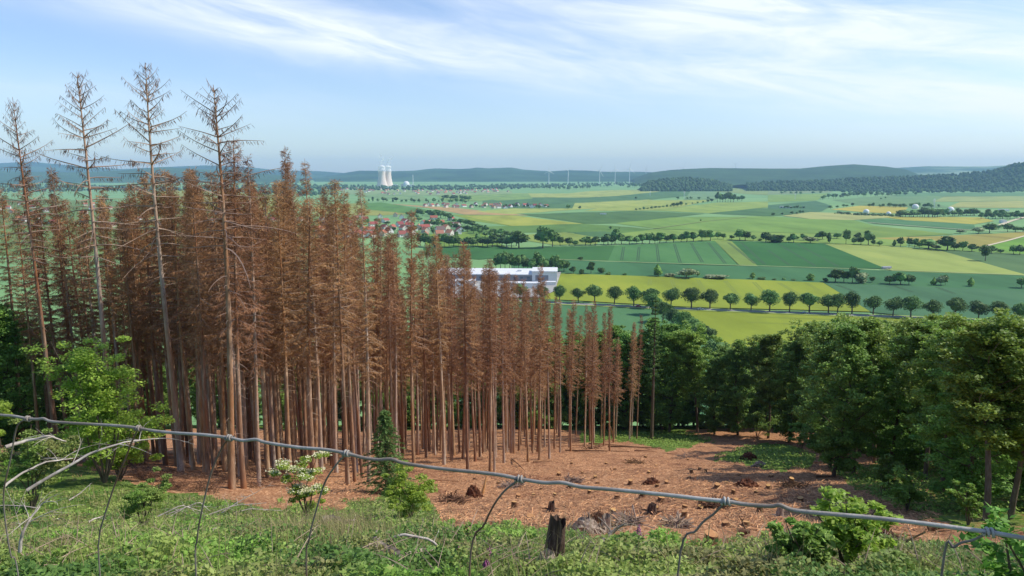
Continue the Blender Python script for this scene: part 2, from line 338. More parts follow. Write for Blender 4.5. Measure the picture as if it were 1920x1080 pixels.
def make_ground():
    rows = np.concatenate([[-1500, -400, -120, -50, -20, -8, -3, 0, 2], np.geomspace(4, 160, 330), np.geomspace(162, 285, 50), np.geomspace(287, 4000, 40), np.geomspace(4001, 24000, 30)])
    u = np.concatenate([-np.geomspace(3, .86, 14), np.linspace(-.85, .85, 321), np.geomspace(.86, 3, 14)])
    Y = rows[:, None] * np.ones(len(u)); X = u[None, :] * (np.abs(rows)[:, None] + 9)
    Z = ground(X, Y)
    px, py = vproj(X, Y, Z)
    near = (Y > 2) & (Y < 135)
    wob = 7 * np.sin(px * .05 + 2 * np.sin(py * .11)) + 4 * np.sin(px * .17 + py * .2)
    g = np.where(near, green_mask(px, py + wob * .6), 1.0); g[Y <= 3] = 1; g[Y > 132] = 1
    nr, nc = X.shape
    i = np.arange(nr - 1)[:, None] * nc + np.arange(nc - 1)[None]
    q = np.stack([i, i + 1, i + nc + 1, i + nc], -1).reshape(-1, 4)
    # two materials: the brown felled slope with its green patches, and the plain
    valley = (Y[:-1, :-1] > 270).ravel().astype(np.int32)
    mb = MB(); mb.add(np.stack([X, Y, Z], -1), q[valley == 0], 0); mb.f.append(q[valley == 1].astype(np.int32)); mb.m.append(np.full(int(valley.sum()), 1, np.int32))
    m_ = bpy.data.materials.new('hillside_ground'); m_.use_nodes = True; nt = m_.node_tree; N = nt.nodes; L = nt.links; bs = N['Principled BSDF']
    at = N.new('ShaderNodeAttribute'); at.attribute_name = 'green'; geo = N.new('ShaderNodeNewGeometry')
    def noise(sc, det=6, vec=None, ro=.65):
        a = N.new('ShaderNodeTexNoise'); a.inputs['Scale'].default_value = sc; a.inputs['Detail'].default_value = det; a.inputs['Roughness'].default_value = ro; L.new(vec or geo.outputs['Position'], a.inputs['Vector']); return a.outputs['Fac']
    def ramp(src, st):
        r = N.new('ShaderNodeValToRGB'); L.new(src, r.inputs[0]); e = r.color_ramp.elements
        while len(e) < len(st): e.new(.5)
        for k, (p, c) in enumerate(st): e[k].position = p; e[k].color = (*lin(c), 1)
        return r.outputs[0]
    brown = ramp(noise(5.5, 9, ro=.8), [(.36, '#553626'), (.45, '#946848'), (.54, '#ba8b66'), (.64, '#e2bb92')])
    big = noise(.22, 6)
    red = ramp(noise(2.4, 8, ro=.7), [(.35, '#54372a'), (.5, '#8e6348'), (.62, '#b88a66')])
    mx = N.new('ShaderNodeMix'); mx.data_type = 'RGBA'; mr = N.new('ShaderNodeMapRange'); mr.inputs[1].default_value = .48; mr.inputs[2].default_value = .62; L.new(big, mr.inputs[0]); L.new(mr.outputs[0], mx.inputs[0]); L.new(brown, mx.inputs[6]); L.new(red, mx.inputs[7])
    green = ramp(noise(2.2, 8, ro=.7), [(.3, '#3c4a22'), (.5, '#5d7530'), (.62, '#7c8a48'), (.72, '#8d8158')])
    th = N.new('ShaderNodeMath'); th.operation = 'ADD'; L.new(at.outputs['Fac'], th.inputs[0]); L.new(noise(.9, 5), th.inputs[1])
    m2 = N.new('ShaderNodeMapRange'); m2.inputs[1].default_value = .92; m2.inputs[2].default_value = 1.12; L.new(th.outputs[0], m2.inputs[0])
    mg = N.new('ShaderNodeMix'); mg.data_type = 'RGBA'; L.new(m2.outputs[0], mg.inputs[0]); L.new(mx.outputs[2], mg.inputs[6]); L.new(green, mg.inputs[7]); L.new(mg.outputs[2], bs.inputs['Base Color'])
    bs.inputs['Roughness'].default_value = .95; bs.inputs['Specular IOR Level'].default_value = .1
    bp = N.new('ShaderNodeBump'); bp.inputs['Distance'].default_value = .12; L.new(noise(3.5, 8, ro=.7), bp.inputs['Height']); L.new(bp.outputs[0], bs.inputs['Normal'])
    plain = mat('plain_meadow', ['#648a5c', '#759a62', '#88a86c'], .006, .95, space='World', stretch=(.4, 1, 1), spec=.1)
    o = mb.build('ground', [m_, plain], smooth=True); tag(o, kind='structure')
    a = o.data.attributes.new('green', 'FLOAT', 'POINT'); a.data.foreach_set('value', g.astype(np.float32).ravel())
make_ground()

# ---------------------------------------------------------------- fields, drawn as draped sheets at crop height
FM = {}
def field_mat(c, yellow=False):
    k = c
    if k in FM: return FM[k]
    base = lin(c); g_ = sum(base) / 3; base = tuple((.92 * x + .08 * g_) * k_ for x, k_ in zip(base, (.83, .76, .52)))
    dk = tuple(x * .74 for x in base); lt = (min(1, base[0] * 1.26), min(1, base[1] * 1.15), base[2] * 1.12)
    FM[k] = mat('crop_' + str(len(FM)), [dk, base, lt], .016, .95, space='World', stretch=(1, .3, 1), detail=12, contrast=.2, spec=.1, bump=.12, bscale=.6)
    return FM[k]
lift = [0]
def sheet(name, poly, m_, off=None, tram=None, tm=None, kind='structure'):
    lift[0] += 1
    P = []
    n = len(poly)
    for i in range(n):
        a = np.array(poly[i], float); b = np.array(poly[(i + 1) % n], float); k = max(1, int(np.linalg.norm(b - a) / 25))
        for j in range(k):
            q = a + (b - a) * j / k; P.append(hit(q[0], q[1] + .9 * sin(q[0] * .21 + q[1]) * (1 if 0 < j else 0) * .35))
    P = np.array(P); o_ = (.05 + .012 * lift[0]) if off is None else off
    P[:, 2] = ground(P[:, 0], P[:, 1], False) + o_ + np.maximum(0, P[:, 1] - 900) * 2.2e-4
    mb = MB(); mb.add(P, [list(range(len(P)))], 0)
    if tram is not None:
        for (x0, y0, x1, y1) in tram:
            A = hit(x0, y0); B = hit(x1, y1); d = (B - A)[:2]; d = d / np.linalg.norm(d); s = np.array([-d[1], d[0]])
            for k in (-1, 1):
                w = .6; c0 = A[:2] + s * k * 1.15; c1 = B[:2] + s * k * 1.15
                z = o_ + .05
                z0 = ground(c0[0], c0[1], False) + z; z1 = ground(c1[0], c1[1], False) + z
                mb.add([(*(c0 - s * w), z0), (*(c0 + s * w), z0), (*(c1 + s * w), z1), (*(c1 - s * w), z1)], [(0, 3, 2, 1)], 1)
    o = mb.build(name, [m_, tm or M['tyretrack']]); tag(o, kind=kind)
    # n-gon winding: keep the face up
    if o.data.polygons[0].normal.z < 0: o.data.flip_normals()
    return o
YEL = '#92a83e'
FIELDS = [
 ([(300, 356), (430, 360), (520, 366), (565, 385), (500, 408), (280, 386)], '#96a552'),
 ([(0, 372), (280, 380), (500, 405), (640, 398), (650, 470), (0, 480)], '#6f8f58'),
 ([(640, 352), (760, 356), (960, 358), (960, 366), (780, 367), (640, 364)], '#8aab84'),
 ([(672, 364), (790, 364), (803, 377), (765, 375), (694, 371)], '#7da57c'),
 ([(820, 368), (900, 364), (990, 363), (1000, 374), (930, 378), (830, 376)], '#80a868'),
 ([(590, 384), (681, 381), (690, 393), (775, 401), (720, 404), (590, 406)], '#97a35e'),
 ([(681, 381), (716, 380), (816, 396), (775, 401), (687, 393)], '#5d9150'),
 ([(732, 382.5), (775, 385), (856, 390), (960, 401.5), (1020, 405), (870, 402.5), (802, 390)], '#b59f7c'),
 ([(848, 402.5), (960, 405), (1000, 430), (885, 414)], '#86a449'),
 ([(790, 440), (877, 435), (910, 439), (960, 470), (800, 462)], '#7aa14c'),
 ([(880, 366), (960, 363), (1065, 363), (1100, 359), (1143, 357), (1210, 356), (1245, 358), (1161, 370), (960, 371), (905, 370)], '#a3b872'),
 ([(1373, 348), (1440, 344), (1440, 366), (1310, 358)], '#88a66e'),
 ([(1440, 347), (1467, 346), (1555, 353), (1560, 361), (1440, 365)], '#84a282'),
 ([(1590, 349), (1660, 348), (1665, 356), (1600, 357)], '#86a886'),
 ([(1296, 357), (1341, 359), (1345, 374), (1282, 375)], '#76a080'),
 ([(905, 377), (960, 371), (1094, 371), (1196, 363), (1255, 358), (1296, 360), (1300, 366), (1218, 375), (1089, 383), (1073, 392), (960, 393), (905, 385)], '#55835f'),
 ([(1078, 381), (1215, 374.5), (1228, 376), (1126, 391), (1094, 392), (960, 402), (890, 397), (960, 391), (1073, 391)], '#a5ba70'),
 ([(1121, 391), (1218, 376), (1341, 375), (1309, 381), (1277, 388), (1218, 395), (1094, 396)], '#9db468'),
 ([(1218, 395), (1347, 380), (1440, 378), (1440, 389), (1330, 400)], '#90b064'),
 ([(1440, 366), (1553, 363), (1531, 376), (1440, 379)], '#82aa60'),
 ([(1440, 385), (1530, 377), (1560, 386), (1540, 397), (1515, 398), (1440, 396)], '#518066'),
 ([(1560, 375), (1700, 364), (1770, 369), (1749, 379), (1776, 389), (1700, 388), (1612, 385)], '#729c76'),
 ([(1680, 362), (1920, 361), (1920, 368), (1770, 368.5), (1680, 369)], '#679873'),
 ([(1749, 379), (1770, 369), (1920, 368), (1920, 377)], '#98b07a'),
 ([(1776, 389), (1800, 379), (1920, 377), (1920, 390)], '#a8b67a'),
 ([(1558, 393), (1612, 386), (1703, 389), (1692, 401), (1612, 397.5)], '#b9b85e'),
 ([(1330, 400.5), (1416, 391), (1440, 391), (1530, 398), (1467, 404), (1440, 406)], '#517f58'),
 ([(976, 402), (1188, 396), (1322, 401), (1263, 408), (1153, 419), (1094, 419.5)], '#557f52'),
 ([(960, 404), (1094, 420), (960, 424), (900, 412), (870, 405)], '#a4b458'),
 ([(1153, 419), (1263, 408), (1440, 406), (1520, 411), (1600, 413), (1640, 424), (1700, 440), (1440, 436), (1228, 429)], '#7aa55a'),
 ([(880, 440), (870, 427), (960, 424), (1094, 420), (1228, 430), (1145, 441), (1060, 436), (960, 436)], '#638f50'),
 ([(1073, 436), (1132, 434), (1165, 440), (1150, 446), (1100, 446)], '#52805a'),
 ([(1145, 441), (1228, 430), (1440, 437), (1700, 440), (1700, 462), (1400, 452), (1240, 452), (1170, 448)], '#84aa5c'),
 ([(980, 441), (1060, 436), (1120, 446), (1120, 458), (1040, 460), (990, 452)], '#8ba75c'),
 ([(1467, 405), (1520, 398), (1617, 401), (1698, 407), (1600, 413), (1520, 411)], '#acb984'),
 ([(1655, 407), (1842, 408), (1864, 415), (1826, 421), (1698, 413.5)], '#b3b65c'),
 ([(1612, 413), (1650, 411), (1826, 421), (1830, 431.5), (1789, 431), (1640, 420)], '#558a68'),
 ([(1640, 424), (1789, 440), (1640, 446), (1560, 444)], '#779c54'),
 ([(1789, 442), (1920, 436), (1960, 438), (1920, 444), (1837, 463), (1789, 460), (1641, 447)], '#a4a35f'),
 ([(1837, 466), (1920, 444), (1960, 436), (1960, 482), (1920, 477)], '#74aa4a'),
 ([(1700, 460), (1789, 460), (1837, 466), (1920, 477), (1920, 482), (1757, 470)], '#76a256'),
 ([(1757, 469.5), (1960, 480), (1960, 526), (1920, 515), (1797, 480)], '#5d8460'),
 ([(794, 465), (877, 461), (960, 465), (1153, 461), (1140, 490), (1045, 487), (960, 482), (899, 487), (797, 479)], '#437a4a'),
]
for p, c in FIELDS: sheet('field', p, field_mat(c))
def cA(u, v): return 960 + u / 3.725, 270 + v / 3.725
def cB(u, v): return 1440 + u / 3.725, 270 + v / 3.725
def ln(f, *a): return [(*f(x0, y0), *f(x1, y1)) for x0, y0, x1, y1 in a]
sheet('field', [(1153, 461), (1340, 452), (1385, 499), (1300, 497), (1140, 490)], field_mat('#528b5c'), tram=ln(cA, (780, 722, 765, 815), (888, 722, 878, 818), (1010, 705, 1025, 825), (1133, 700, 1175, 832), (1250, 695, 1330, 830), (1370, 690, 1490, 838)))
sheet('field', [(1340, 452), (1372, 453), (1422, 501), (1388, 500)], field_mat('#7f9f5a'))
sheet('field', [(1372, 453), (1545, 457), (1662, 504), (1600, 506), (1422, 501)], field_mat('#3c7848'), tram=ln(cA, (1510, 690, 1700, 840), (1600, 690, 1765, 845)) + ln(cB, (0, 745, 150, 850), (80, 705, 330, 855), (200, 700, 490, 860)))
sheet('field', [(1547, 458), (1650, 461), (1757, 469), (1797, 480), (1920, 515), (1985, 536), (1920, 518), (1672, 509)], field_mat('#9db56c'))
sheet('field', [(960, 482), (1045, 488), (1110, 490), (1200, 494), (1300, 498), (1440, 501), (1600, 506), (1920, 518), (1990, 522), (1990, 550), (1920, 546), (1543, 531), (1300, 522), (1050, 514), (960, 507)], field_mat('#4a8160'))
sheet('field', [(800, 560), (1030, 562), (1150, 575), (1250, 584), (1300, 620), (1420, 790), (700, 790)], field_mat('#54896a'))
sheet('field', [(1050, 514), (1300, 522), (1543, 531), (1632, 586), (1560, 584), (1440, 581), (1300, 577), (1150, 569), (1020, 562)], field_mat(YEL), tm=M['tyretrack_yellow'],
      tram=ln(cA, (965, 945, 960, 990), (1115, 948, 1140, 1020), (1300, 955, 1345, 1040), (1490, 962, 1590, 1075), (1690, 970, 1790, 1075)) + ln(cB, (75, 975, 260, 1080), (265, 975, 360, 1030)))
sheet('field', [(1545, 531.5), (1700, 537), (1990, 549), (1990, 612), (1700, 594), (1634, 587)], field_mat('#4f8068'), tram=ln(cB, (480, 990, 620, 1040), (860, 990, 1010, 1040), (1180, 1005, 1300, 1050)))
sheet('field', [(1262, 582), (1440, 589), (1720, 599), (1990, 612), (1990, 700), (1600, 700), (1390, 690), (1340, 635)], field_mat(YEL), tm=M['tyretrack_yellow'], tram=[(1420, 596, 1700, 606), (1400, 606, 1690, 618)])
sheet('field', [(1390, 690), (1600, 700), (1990, 700), (2100, 800), (1380, 796)], field_mat('#54896a'))
def ribbon(name, pts, w, m_, off, kind='structure', label=None):
    P = np.array([hit(*p) for p in pts]); Q = []
    t = np.linspace(0, len(P) - 1, len(P) * 6); P = np.stack([np.interp(t, np.arange(len(P)), P[:, k]) for k in range(3)], 1)
    T = nrm(np.gradient(P[:, :2], axis=0)); Nn = np.stack([-T[:, 1], T[:, 0]], 1)
    A = P.copy(); B = P.copy(); A[:, :2] += Nn * w / 2; B[:, :2] -= Nn * w / 2
    for X in (A, B): X[:, 2] = ground(X[:, 0], X[:, 1], False) + off + np.maximum(0, X[:, 1] - 900) * 2.5e-4
    n = len(P); mb = MB(); mb.add(np.concatenate([A, B]), [(i, n + i, n + i + 1, i + 1) for i in range(n - 1)], 0)
    return tag(mb.build(name, m_), kind=kind), P
ROADPTS = [(860, 560), (1000, 567), (1060, 571), (1150, 575), (1250, 580), (1314, 582), (1440, 587), (1545, 591), (1700, 597), (1920, 606), (2050, 611)]
ribbon('road_verge', ROADPTS, 13, mat('verge_grass', ['#7f9a4c', '#a3b060'], .2, .9, space='World'), .92)
ribbon('road', ROADPTS, 6.5, M['asphalt'], 1.0)
for q in (-2.95, 2.95):
    P = [hit(*p) for p in ROADPTS]
ribbon('farm_track', [(1045, 487.5), (1200, 493.5), (1440, 500.5), (1600, 505.5), (1672, 508), (1920, 517.5)], 3.0, mat('grassy_track', ['#8fa468', '#a8b47c'], .1, .9, space='World'), 1.05)
ribbon('farm_track', [(1628, 418), (1698, 423.5), (1760, 428), (1824, 432.5), (1920, 436)], 5, M['track'], 1.05)
ribbon('farm_track', [(1864, 428), (1880, 421), (1896, 415), (1920, 408), (1960, 398)], 9, M['track'], 1.05)
ribbon('farm_track', [(1159, 426), (1228, 429.5), (1280, 422), (1320, 416), (1400, 408)], 4, mat('brown_track', ['#6f7a4a', '#8a8d5c'], .1, .9, space='World'), 1.05)
ribbon('farm_track', [(1850, 462), (1890, 452), (1930, 441)], 5, M['track'], 1.05)

# ---------------------------------------------------------------- far hills (each a real ridge with its own distance)
def hills_mat(name, c1, c2, patch=None):
    return mat(name, [c1, c2], .004, .95, space='World', detail=9, cols2=patch, scale2=.0011, spec=.05, bump=9, bscale=.03) if patch else mat(name, [c1, c2], .004, .95, space='World', detail=9, spec=.05, bump=9, bscale=.03)
def ridge(prof, D, front, back, m_, seed=0, rough=4, name='hills'):
    pr = np.array(prof, float); n = 260; px = np.linspace(pr[0, 0], pr[-1, 0], n); py = np.interp(px, pr[:, 0], pr[:, 1])
    r = np.random.default_rng(seed)
    C = np.array([at_depth(a, b, D) for a, b in zip(px, py)])
    vs = np.concatenate([np.linspace(-1, 0, 14), np.linspace(.15, 1, 5)])
    V = []
    for v in vs:
        Y = D + (v * front if v < 0 else v * back); X = C[:, 0] * (Y / D) if v < 0 else C[:, 0]
        g = ground(X, Y, False) - 3; k = sm(1 - abs(v)) if v > 0 else 1 - (abs(v)) ** 1.35
        z = g + (C[:, 2] - g) * k
        if -1 < v < 0: z = z + rough * 3 * np.sin(X * .004 + v * 5 + seed) * (1 - abs(v)) * abs(v) * 2
        z = z + (r.random(n) - .5) * rough * (1 - abs(v)) * .5
        V.append(np.stack([X, np.full(n, Y), z], 1))
    V = np.array(V); i = np.arange(len(vs) - 1)[:, None] * n + np.arange(n - 1)[None]
    q = np.stack([i, i + 1, i + n + 1, i + n], -1).reshape(-1, 4)
    o = MB().add(V, q).build(name, m_, smooth=True); tag(o, kind='structure'); return V, vs
HB = hills_mat('far_wooded_hills', '#22381f', '#2f4a2a', '#3f5a38'); HB2 = hills_mat('near_wooded_hills', '#2a3f22', '#47602f')
ridge([(-500, 312), (-100, 309), (0, 306), (55, 303), (100, 307), (160, 313), (230, 317), (310, 313), (380, 310), (440, 311), (520, 319), (600, 321), (640, 324), (700, 328)], 15000, 3500, 2500, HB, 1)
ridge([(-500, 318), (-60, 320), (60, 322), (150, 323), (220, 320), (303, 313), (350, 316), (433, 320), (490, 325), (517, 328), (560, 336)], 9800, 1800, 1500, HB2, 2)
ridge([(590, 333), (628, 328), (652, 323), (673, 320), (695, 320), (735, 321), (775, 320), (802, 317), (818, 315.6), (856, 317), (883, 316), (893, 314), (915, 315.6), (960, 314), (981, 318), (1014, 320), (1035, 321), (1067, 319), (1105, 320), (1132, 322), (1196, 322), (1260, 324), (1330, 326)], 12000, 3200, 2500, HB, 3)
ridge([(1660, 320), (1690, 314), (1740, 311.5), (1800, 312), (1850, 312), (1900, 309), (1990, 306), (2400, 304)], 13000, 3500, 2500, hills_mat('far_field_hills', '#7f9468', '#9aa87c', '#3d5634'), 5)
ridge([(1190, 338), (1205, 330), (1223, 323), (1255, 319), (1282, 317), (1330, 315), (1440, 316), (1500, 316), (1540, 312), (1575, 309.5), (1600, 308), (1630, 310), (1660, 312), (1700, 318), (1725, 328), (1740, 336)], 8500, 1700, 1500, HB2, 4)
def wood(rows, label, m_, seed, size=16, name='forest'):
    """a far-off wood that reads as one mass: crowns scattered over its slope"""
    V, vs, cnt = rows; r = np.random.default_rng(seed); mb = MB(); nv, nn, _ = V.shape
    a = r.random(cnt) * (nv - 6); b = r.random(cnt) * (nn - 2); i = a.astype(int); j = b.astype(int); fa = (a - i)[:, None]; fb = (b - j)[:, None]
    P = (V[i, j] * (1 - fa) + V[i + 1, j] * fa) * (1 - fb) + (V[i, j + 1] * (1 - fa) + V[i + 1, j + 1] * fa) * fb
    v, f = ICO1; s = size * (.6 + .7 * r.random(cnt))
    for k in range(cnt):
        vv = v * (1 + .35 * r.random((len(v), 1)) - .17) * np.array([s[k] * .5, s[k] * .5, s[k] * .62]) + P[k] + np.array([0, 0, s[k] * .35]); mb.add(vv, f)
    return tag(mb.build(name, m_), label, 'forest', kind='stuff')
M['wood'] = mat('far_wood_canopy', ['#283f22', '#3b5630', '#4f6a38'], .01, .9, island=.35, space='World')
V, vs = ridge([(1400, 346), (1440, 343), (1560, 340), (1600, 336), (1700, 333), (1800, 328), (1860, 322), (1885, 316), (1900, 310), (1925, 306), (2000, 301), (2300, 295)], 5300, 560, 900, HB2, 6, 2)
wood((V, vs, 3400), 'dark wooded hillside rising at the right edge behind the fields', M['wood'], 6, 17)
V, vs = ridge([(1203, 352), (1215, 344), (1240, 339), (1275, 336), (1310, 338), (1345, 342), (1372, 350)], 5000, 330, 260, HB2, 7, 1)
wood((V, vs, 900), 'low dark wood on a knoll below the far right wind turbines', M['wood'], 7, 18)
def flatwood(label, poly, n, size, seed, m_=None, off=0):
    r = np.random.default_rng(seed); mb = MB(); xs = [p[0] for p in poly]; ys = [p[1] for p in poly]; c = 0; v, f = ICO1
    while c < n:
        x = r.uniform(min(xs), max(xs)); y = r.uniform(min(ys), max(ys))
        if not inside(poly, x, y): continue
        p = hit(x, y); s = size * (.5 + .8 * r.random()); c += 1
        mb.add(v * (1 + .3 * r.random((len(v), 1)) - .15) * np.array([s * .55, s * .5, s * .5]) + p + np.array([0, 0, s * .42]), f)
    return tag(mb.build('forest', m_ or M['wood']), label, 'forest', kind='stuff')
flatwood('band of woodland around the power station below the far hills', [(480, 344), (600, 347), (760, 350), (960, 346), (1100, 344), (1210, 342), (1210, 349), (1090, 350), (960, 355), (800, 357), (640, 357), (480, 352)], 1100, 15, 11)
flatwood('dark woodland behind the left village under the blue hills', [(-40, 344), (60, 346), (200, 350), (330, 352), (480, 350), (600, 356), (640, 366), (560, 368), (440, 360), (200, 358), (-40, 362)], 900, 17, 12)
flatwood('loose woodland at the foot of the right hillside', [(1440, 345), (1560, 345), (1600, 350), (1700, 354), (1920, 356), (1920, 361), (1690, 362), (1600, 366), (1570, 358), (1440, 349)], 420, 17, 13)

# ---------------------------------------------------------------- tree builders
def crown_pts(r, n, rx, rz, zc, lobes=9, power=.5):
    """leaf positions spread over several overlapping lobes"""
    L = []; per = n // lobes + 1
    for k in range(lobes):
        d = rand_dirs(r, 1)[0]; c = d * np.array([rx, rx, rz]) * r.uniform(.35, .62); c[2] *= .95
        s = r.uniform(.38, .6); q = rand_dirs(r, per) * (r.random((per, 1)) ** power)
        L.append(c + q * np.array([rx, rx, rz * .75]) * s)
    P = np.concatenate(L)[:n]; P[:, 2] += zc; return P
def mini_tree_mesh(seed, n, rx, rz, zc, leafsize, m_leaf, trunk_h, tr=.25, core=.58):
    r = np.random.default_rng(seed); mb = MB()
    P = crown_pts(r, n, rx, rz, zc, 6 + seed % 3, .45)
    v, f = leaves(r, P, leafsize, .5, .8); mb.add(v, f, 0)
    iv, fi = ICO2
    mb.add((iv * (1 + .25 * r.random((len(iv), 1)) - .12) * np.array([rx, rx, rz]) * core + np.array([0, 0, zc])), fi, 0)
    P = np.array([(0, 0, -.6), (.05, 0, trunk_h * .5), (0, .05, trunk_h), (0, 0, zc)]); v, q = tubes(P, [tr * 1.3, tr, tr * .8, tr * .5], 6); mb.add(v, q, 1)
    return mb, r
# field tree meshes: unit size = 10 m tall
FIELD = {}
def field_mesh(kind, i):
    k = (kind, i)
    if k not in FIELD:
        ml = M['leaf_pale'] if kind == 'pale' else (M['leaf_dark'] if kind == 'cone' else M['leaf_far'])
        rx, rz, zc = {'round': (4.3, 4.2, 5.6), 'tall': (3.0, 4.9, 5.1), 'pale': (4.8, 4.0, 4.6), 'cone': (3.4, 4.8, 4.9), 'bush': (5.0, 4.9, 4.4)}[kind]
        mb, _ = mini_tree_mesh(100 + i * 7 + len(kind), 620, rx, rz, zc, 1.15, ml, 1.6, .28)
        if kind == 'cone':
            v = mb.v[0]; s = np.clip(1.25 - v[:, 2] / 10, .2, 1.3); v[:, 0] *= s; v[:, 1] *= s
            v = mb.v[1]; s = np.clip(1.25 - v[:, 2] / 10, .2, 1.3); v[:, 0] *= s; v[:, 1] *= s
        FIELD[k] = mb.mesh(kind + '_field_tree', [ml, M['bark']])
    return FIELD[k]
KNAME = {'round': 'broadleaf_tree', 'tall': 'poplar_tree', 'pale': 'willow_bush', 'cone': 'conifer_tree', 'bush': 'field_bush'}
KTXT = {'round': 'round green tree', 'tall': 'narrow upright tree', 'pale': 'pale grey-green bush', 'cone': 'dark pointed tree', 'bush': 'low rounded bush'}
fcount = {}
ORD = lambda n: str(n) + ('th' if 10 <= n % 100 <= 20 else {1: 'st', 2: 'nd', 3: 'rd'}.get(n % 10, 'th'))
def field_tree(px, py, h, w=None, kind='round', name=None):
    p = hit(px, py); d = p[1]; hm = h * d / F * 1.04; wm = (w or h * (1.0 if kind != 'tall' else .6)) * d / F * 1.28; hm *= 1.14
    i = int(abs(px * 3 + py)) % 5; v1 = .5 + .5 * sin(px * 12.9 + py * 7.1); v2 = .5 + .5 * sin(px * 5.3 - py * 3.7); wm *= .85 + .4 * v1; hm *= .84 + .3 * v2; o = link(name if name and kind in ('round', 'tall') else KNAME[kind], field_mesh(kind, i)); o.location = p - np.array([0, 0, .1])
    base = {'round': 8.6, 'tall': 6, 'pale': 9.6, 'cone': 6.8, 'bush': 10}[kind]
    o.scale = (wm / base, wm / base, hm / 10); o.rotation_euler = (0, 0, px * 1.7); return o
def tree_row(items, where, group, name=None):
    """items: (px, base row, height px, width px or None, kind)"""
    items = sorted(items, key=lambda t: t[0]); name = 'village_tree' if 'village' in group else ('hedgerow_tree' if any(w in group for w in ('hedge', 'row', 'belt', 'line', 'clumps')) else 'field_tree')
    for k, it in enumerate(items):
        px, py, h = it[:3]; w = it[3] if len(it) > 3 else None; kd = it[4] if len(it) > 4 else 'round'
        o = field_tree(px, py, h, w, kd, name)
        tag(o, f'{KTXT[kd]}, {ORD(k + 1)} from left {where}', 'bush' if kd in ('pale', 'bush') else 'tree', group)
tree_row([(973, 466, 30, 28), (1018, 466, 37, 36), (1036, 463, 24, 20), (1050, 461, 15), (1067, 461, 16), (1078, 461, 12), (1098, 460, 15, 18), (1107, 460, 13, 15), (1116, 460, 16), (1132, 459, 17), (1140, 459, 18), (1147, 459, 15), (1153, 459, 25, 22), (1165, 458, 17), (1180, 458, 17), (1194, 458, 14), (1204, 457, 18), (1218, 457, 17), (1228, 457, 17), (1237, 457, 18), (1249, 455, 15), (1263, 455, 16), (1277, 454, 17), (1288, 454, 18), (1300, 454, 17), (1316, 453, 19, 18), (1332, 452, 18, 19), (1346, 449, 14, 13), (1356, 449, 10), (1372, 449, 9), (1387, 451, 18), (1397, 451, 19, 24), (1412, 452, 12), (1425, 452, 6, 7, 'bush'), (1436, 454, 19, 14)], 'in the long central hedgerow', 'hedgerow behind the tramlined green field')
tree_row([(1453, 455, 20, 30, 'bush'), (1479, 455, 12), (1488, 455, 15, 13), (1506, 451, 15), (1519, 456, 16, 24, 'pale'), (1533, 449, 14), (1542, 449, 14), (1555, 456, 17, 10, 'tall'), (1569, 448, 13, 16), (1586, 458, 24, 17), (1601, 459, 12), (1608, 450, 13), (1614, 459, 13), (1628, 460, 25, 16), (1637, 461, 10), (1649, 462, 12), (1676, 463, 12, 5, 'tall'), (1688, 463, 15), (1704, 464, 16, 12), (1715, 464, 16, 12), (1724, 465, 10), (1741, 467, 20, 28), (1755, 468, 12, 16, 'pale'), (1776, 470, 23, 30), (1789, 470, 12), (1805, 471, 16, 14), (1822, 472, 15, 17), (1876, 475, 9, 12), (1900, 477, 19, 17), (1912, 478, 17, 16)], 'in the gappy hedgerow at the right', 'gappy hedgerow above the pale right field')
tag(field_tree(1847, 490, 28, 24), 'large lone round tree between the pale field and the dark right field', 'tree')
tag(field_tree(1859, 476, 17, 17), 'smaller tree just behind the large lone tree at the right', 'tree')
tree_row([(1519, 527, 16, 14, 'cone'), (1548, 529, 8, 10, 'bush'), (1566, 530, 28, 24), (1582, 530, 20, 20), (1598, 531, 28, 20), (1614, 532, 22, 30, 'pale'), (1635, 531, 12), (1668, 534, 17, 20), (1688, 535, 30, 21), (1704, 535, 17, 17), (1750, 536, 17, 13, 'cone'), (1764, 536, 20, 15, 'pale'), (1772, 536, 19, 13), (1821, 538, 16, 18, 'cone'), (1915, 541, 24, 20)], 'above the dark right field', 'clumps along the upper edge of the near fields')
tree_row([(1075, 514, 14), (1090, 515, 10, 13, 'bush'), (1108, 514, 24, 18), (1128, 513, 11, 16, 'bush'), (1140, 516, 8, 12, 'bush'), (1171, 517, 5, 7, 'bush'), (1234, 519, 21, 19, 'cone'), (1254, 519, 7, 21, 'pale'), (1287, 522, 19, 28, 'pale'), (1308, 519, 15, 11, 'cone'), (1342, 523, 9, 34, 'pale'), (1411, 524, 15, 13, 'cone'), (1428, 525, 6, 16, 'bush'), (1089, 488, 6, 9, 'bush'), (1452, 526, 4, 8, 'bush'), (1470, 526, 5, 7, 'bush'), (1488, 527, 5, 10, 'bush')], 'in the line above the yellow field', 'scattered trees above the yellow field')
tree_row([(930 + k * 8.5, 504 + k * .4 + (k % 3), 24 + (k * 7) % 8, 14 + (k * 5) % 6) for k in range(16)], 'in the row behind the factory', 'dense tree row behind the white factory')
tree_row([(1011, 392, 8, 6), (1065, 392, 8, 7.5), (1087, 393, 7, 6), (1192, 374, 4.5), (1145, 431, 6.5, 7), (1161, 430, 3), (1314, 415, 3.5)], 'standing alone in the middle fields', 'lone trees in the middle fields')
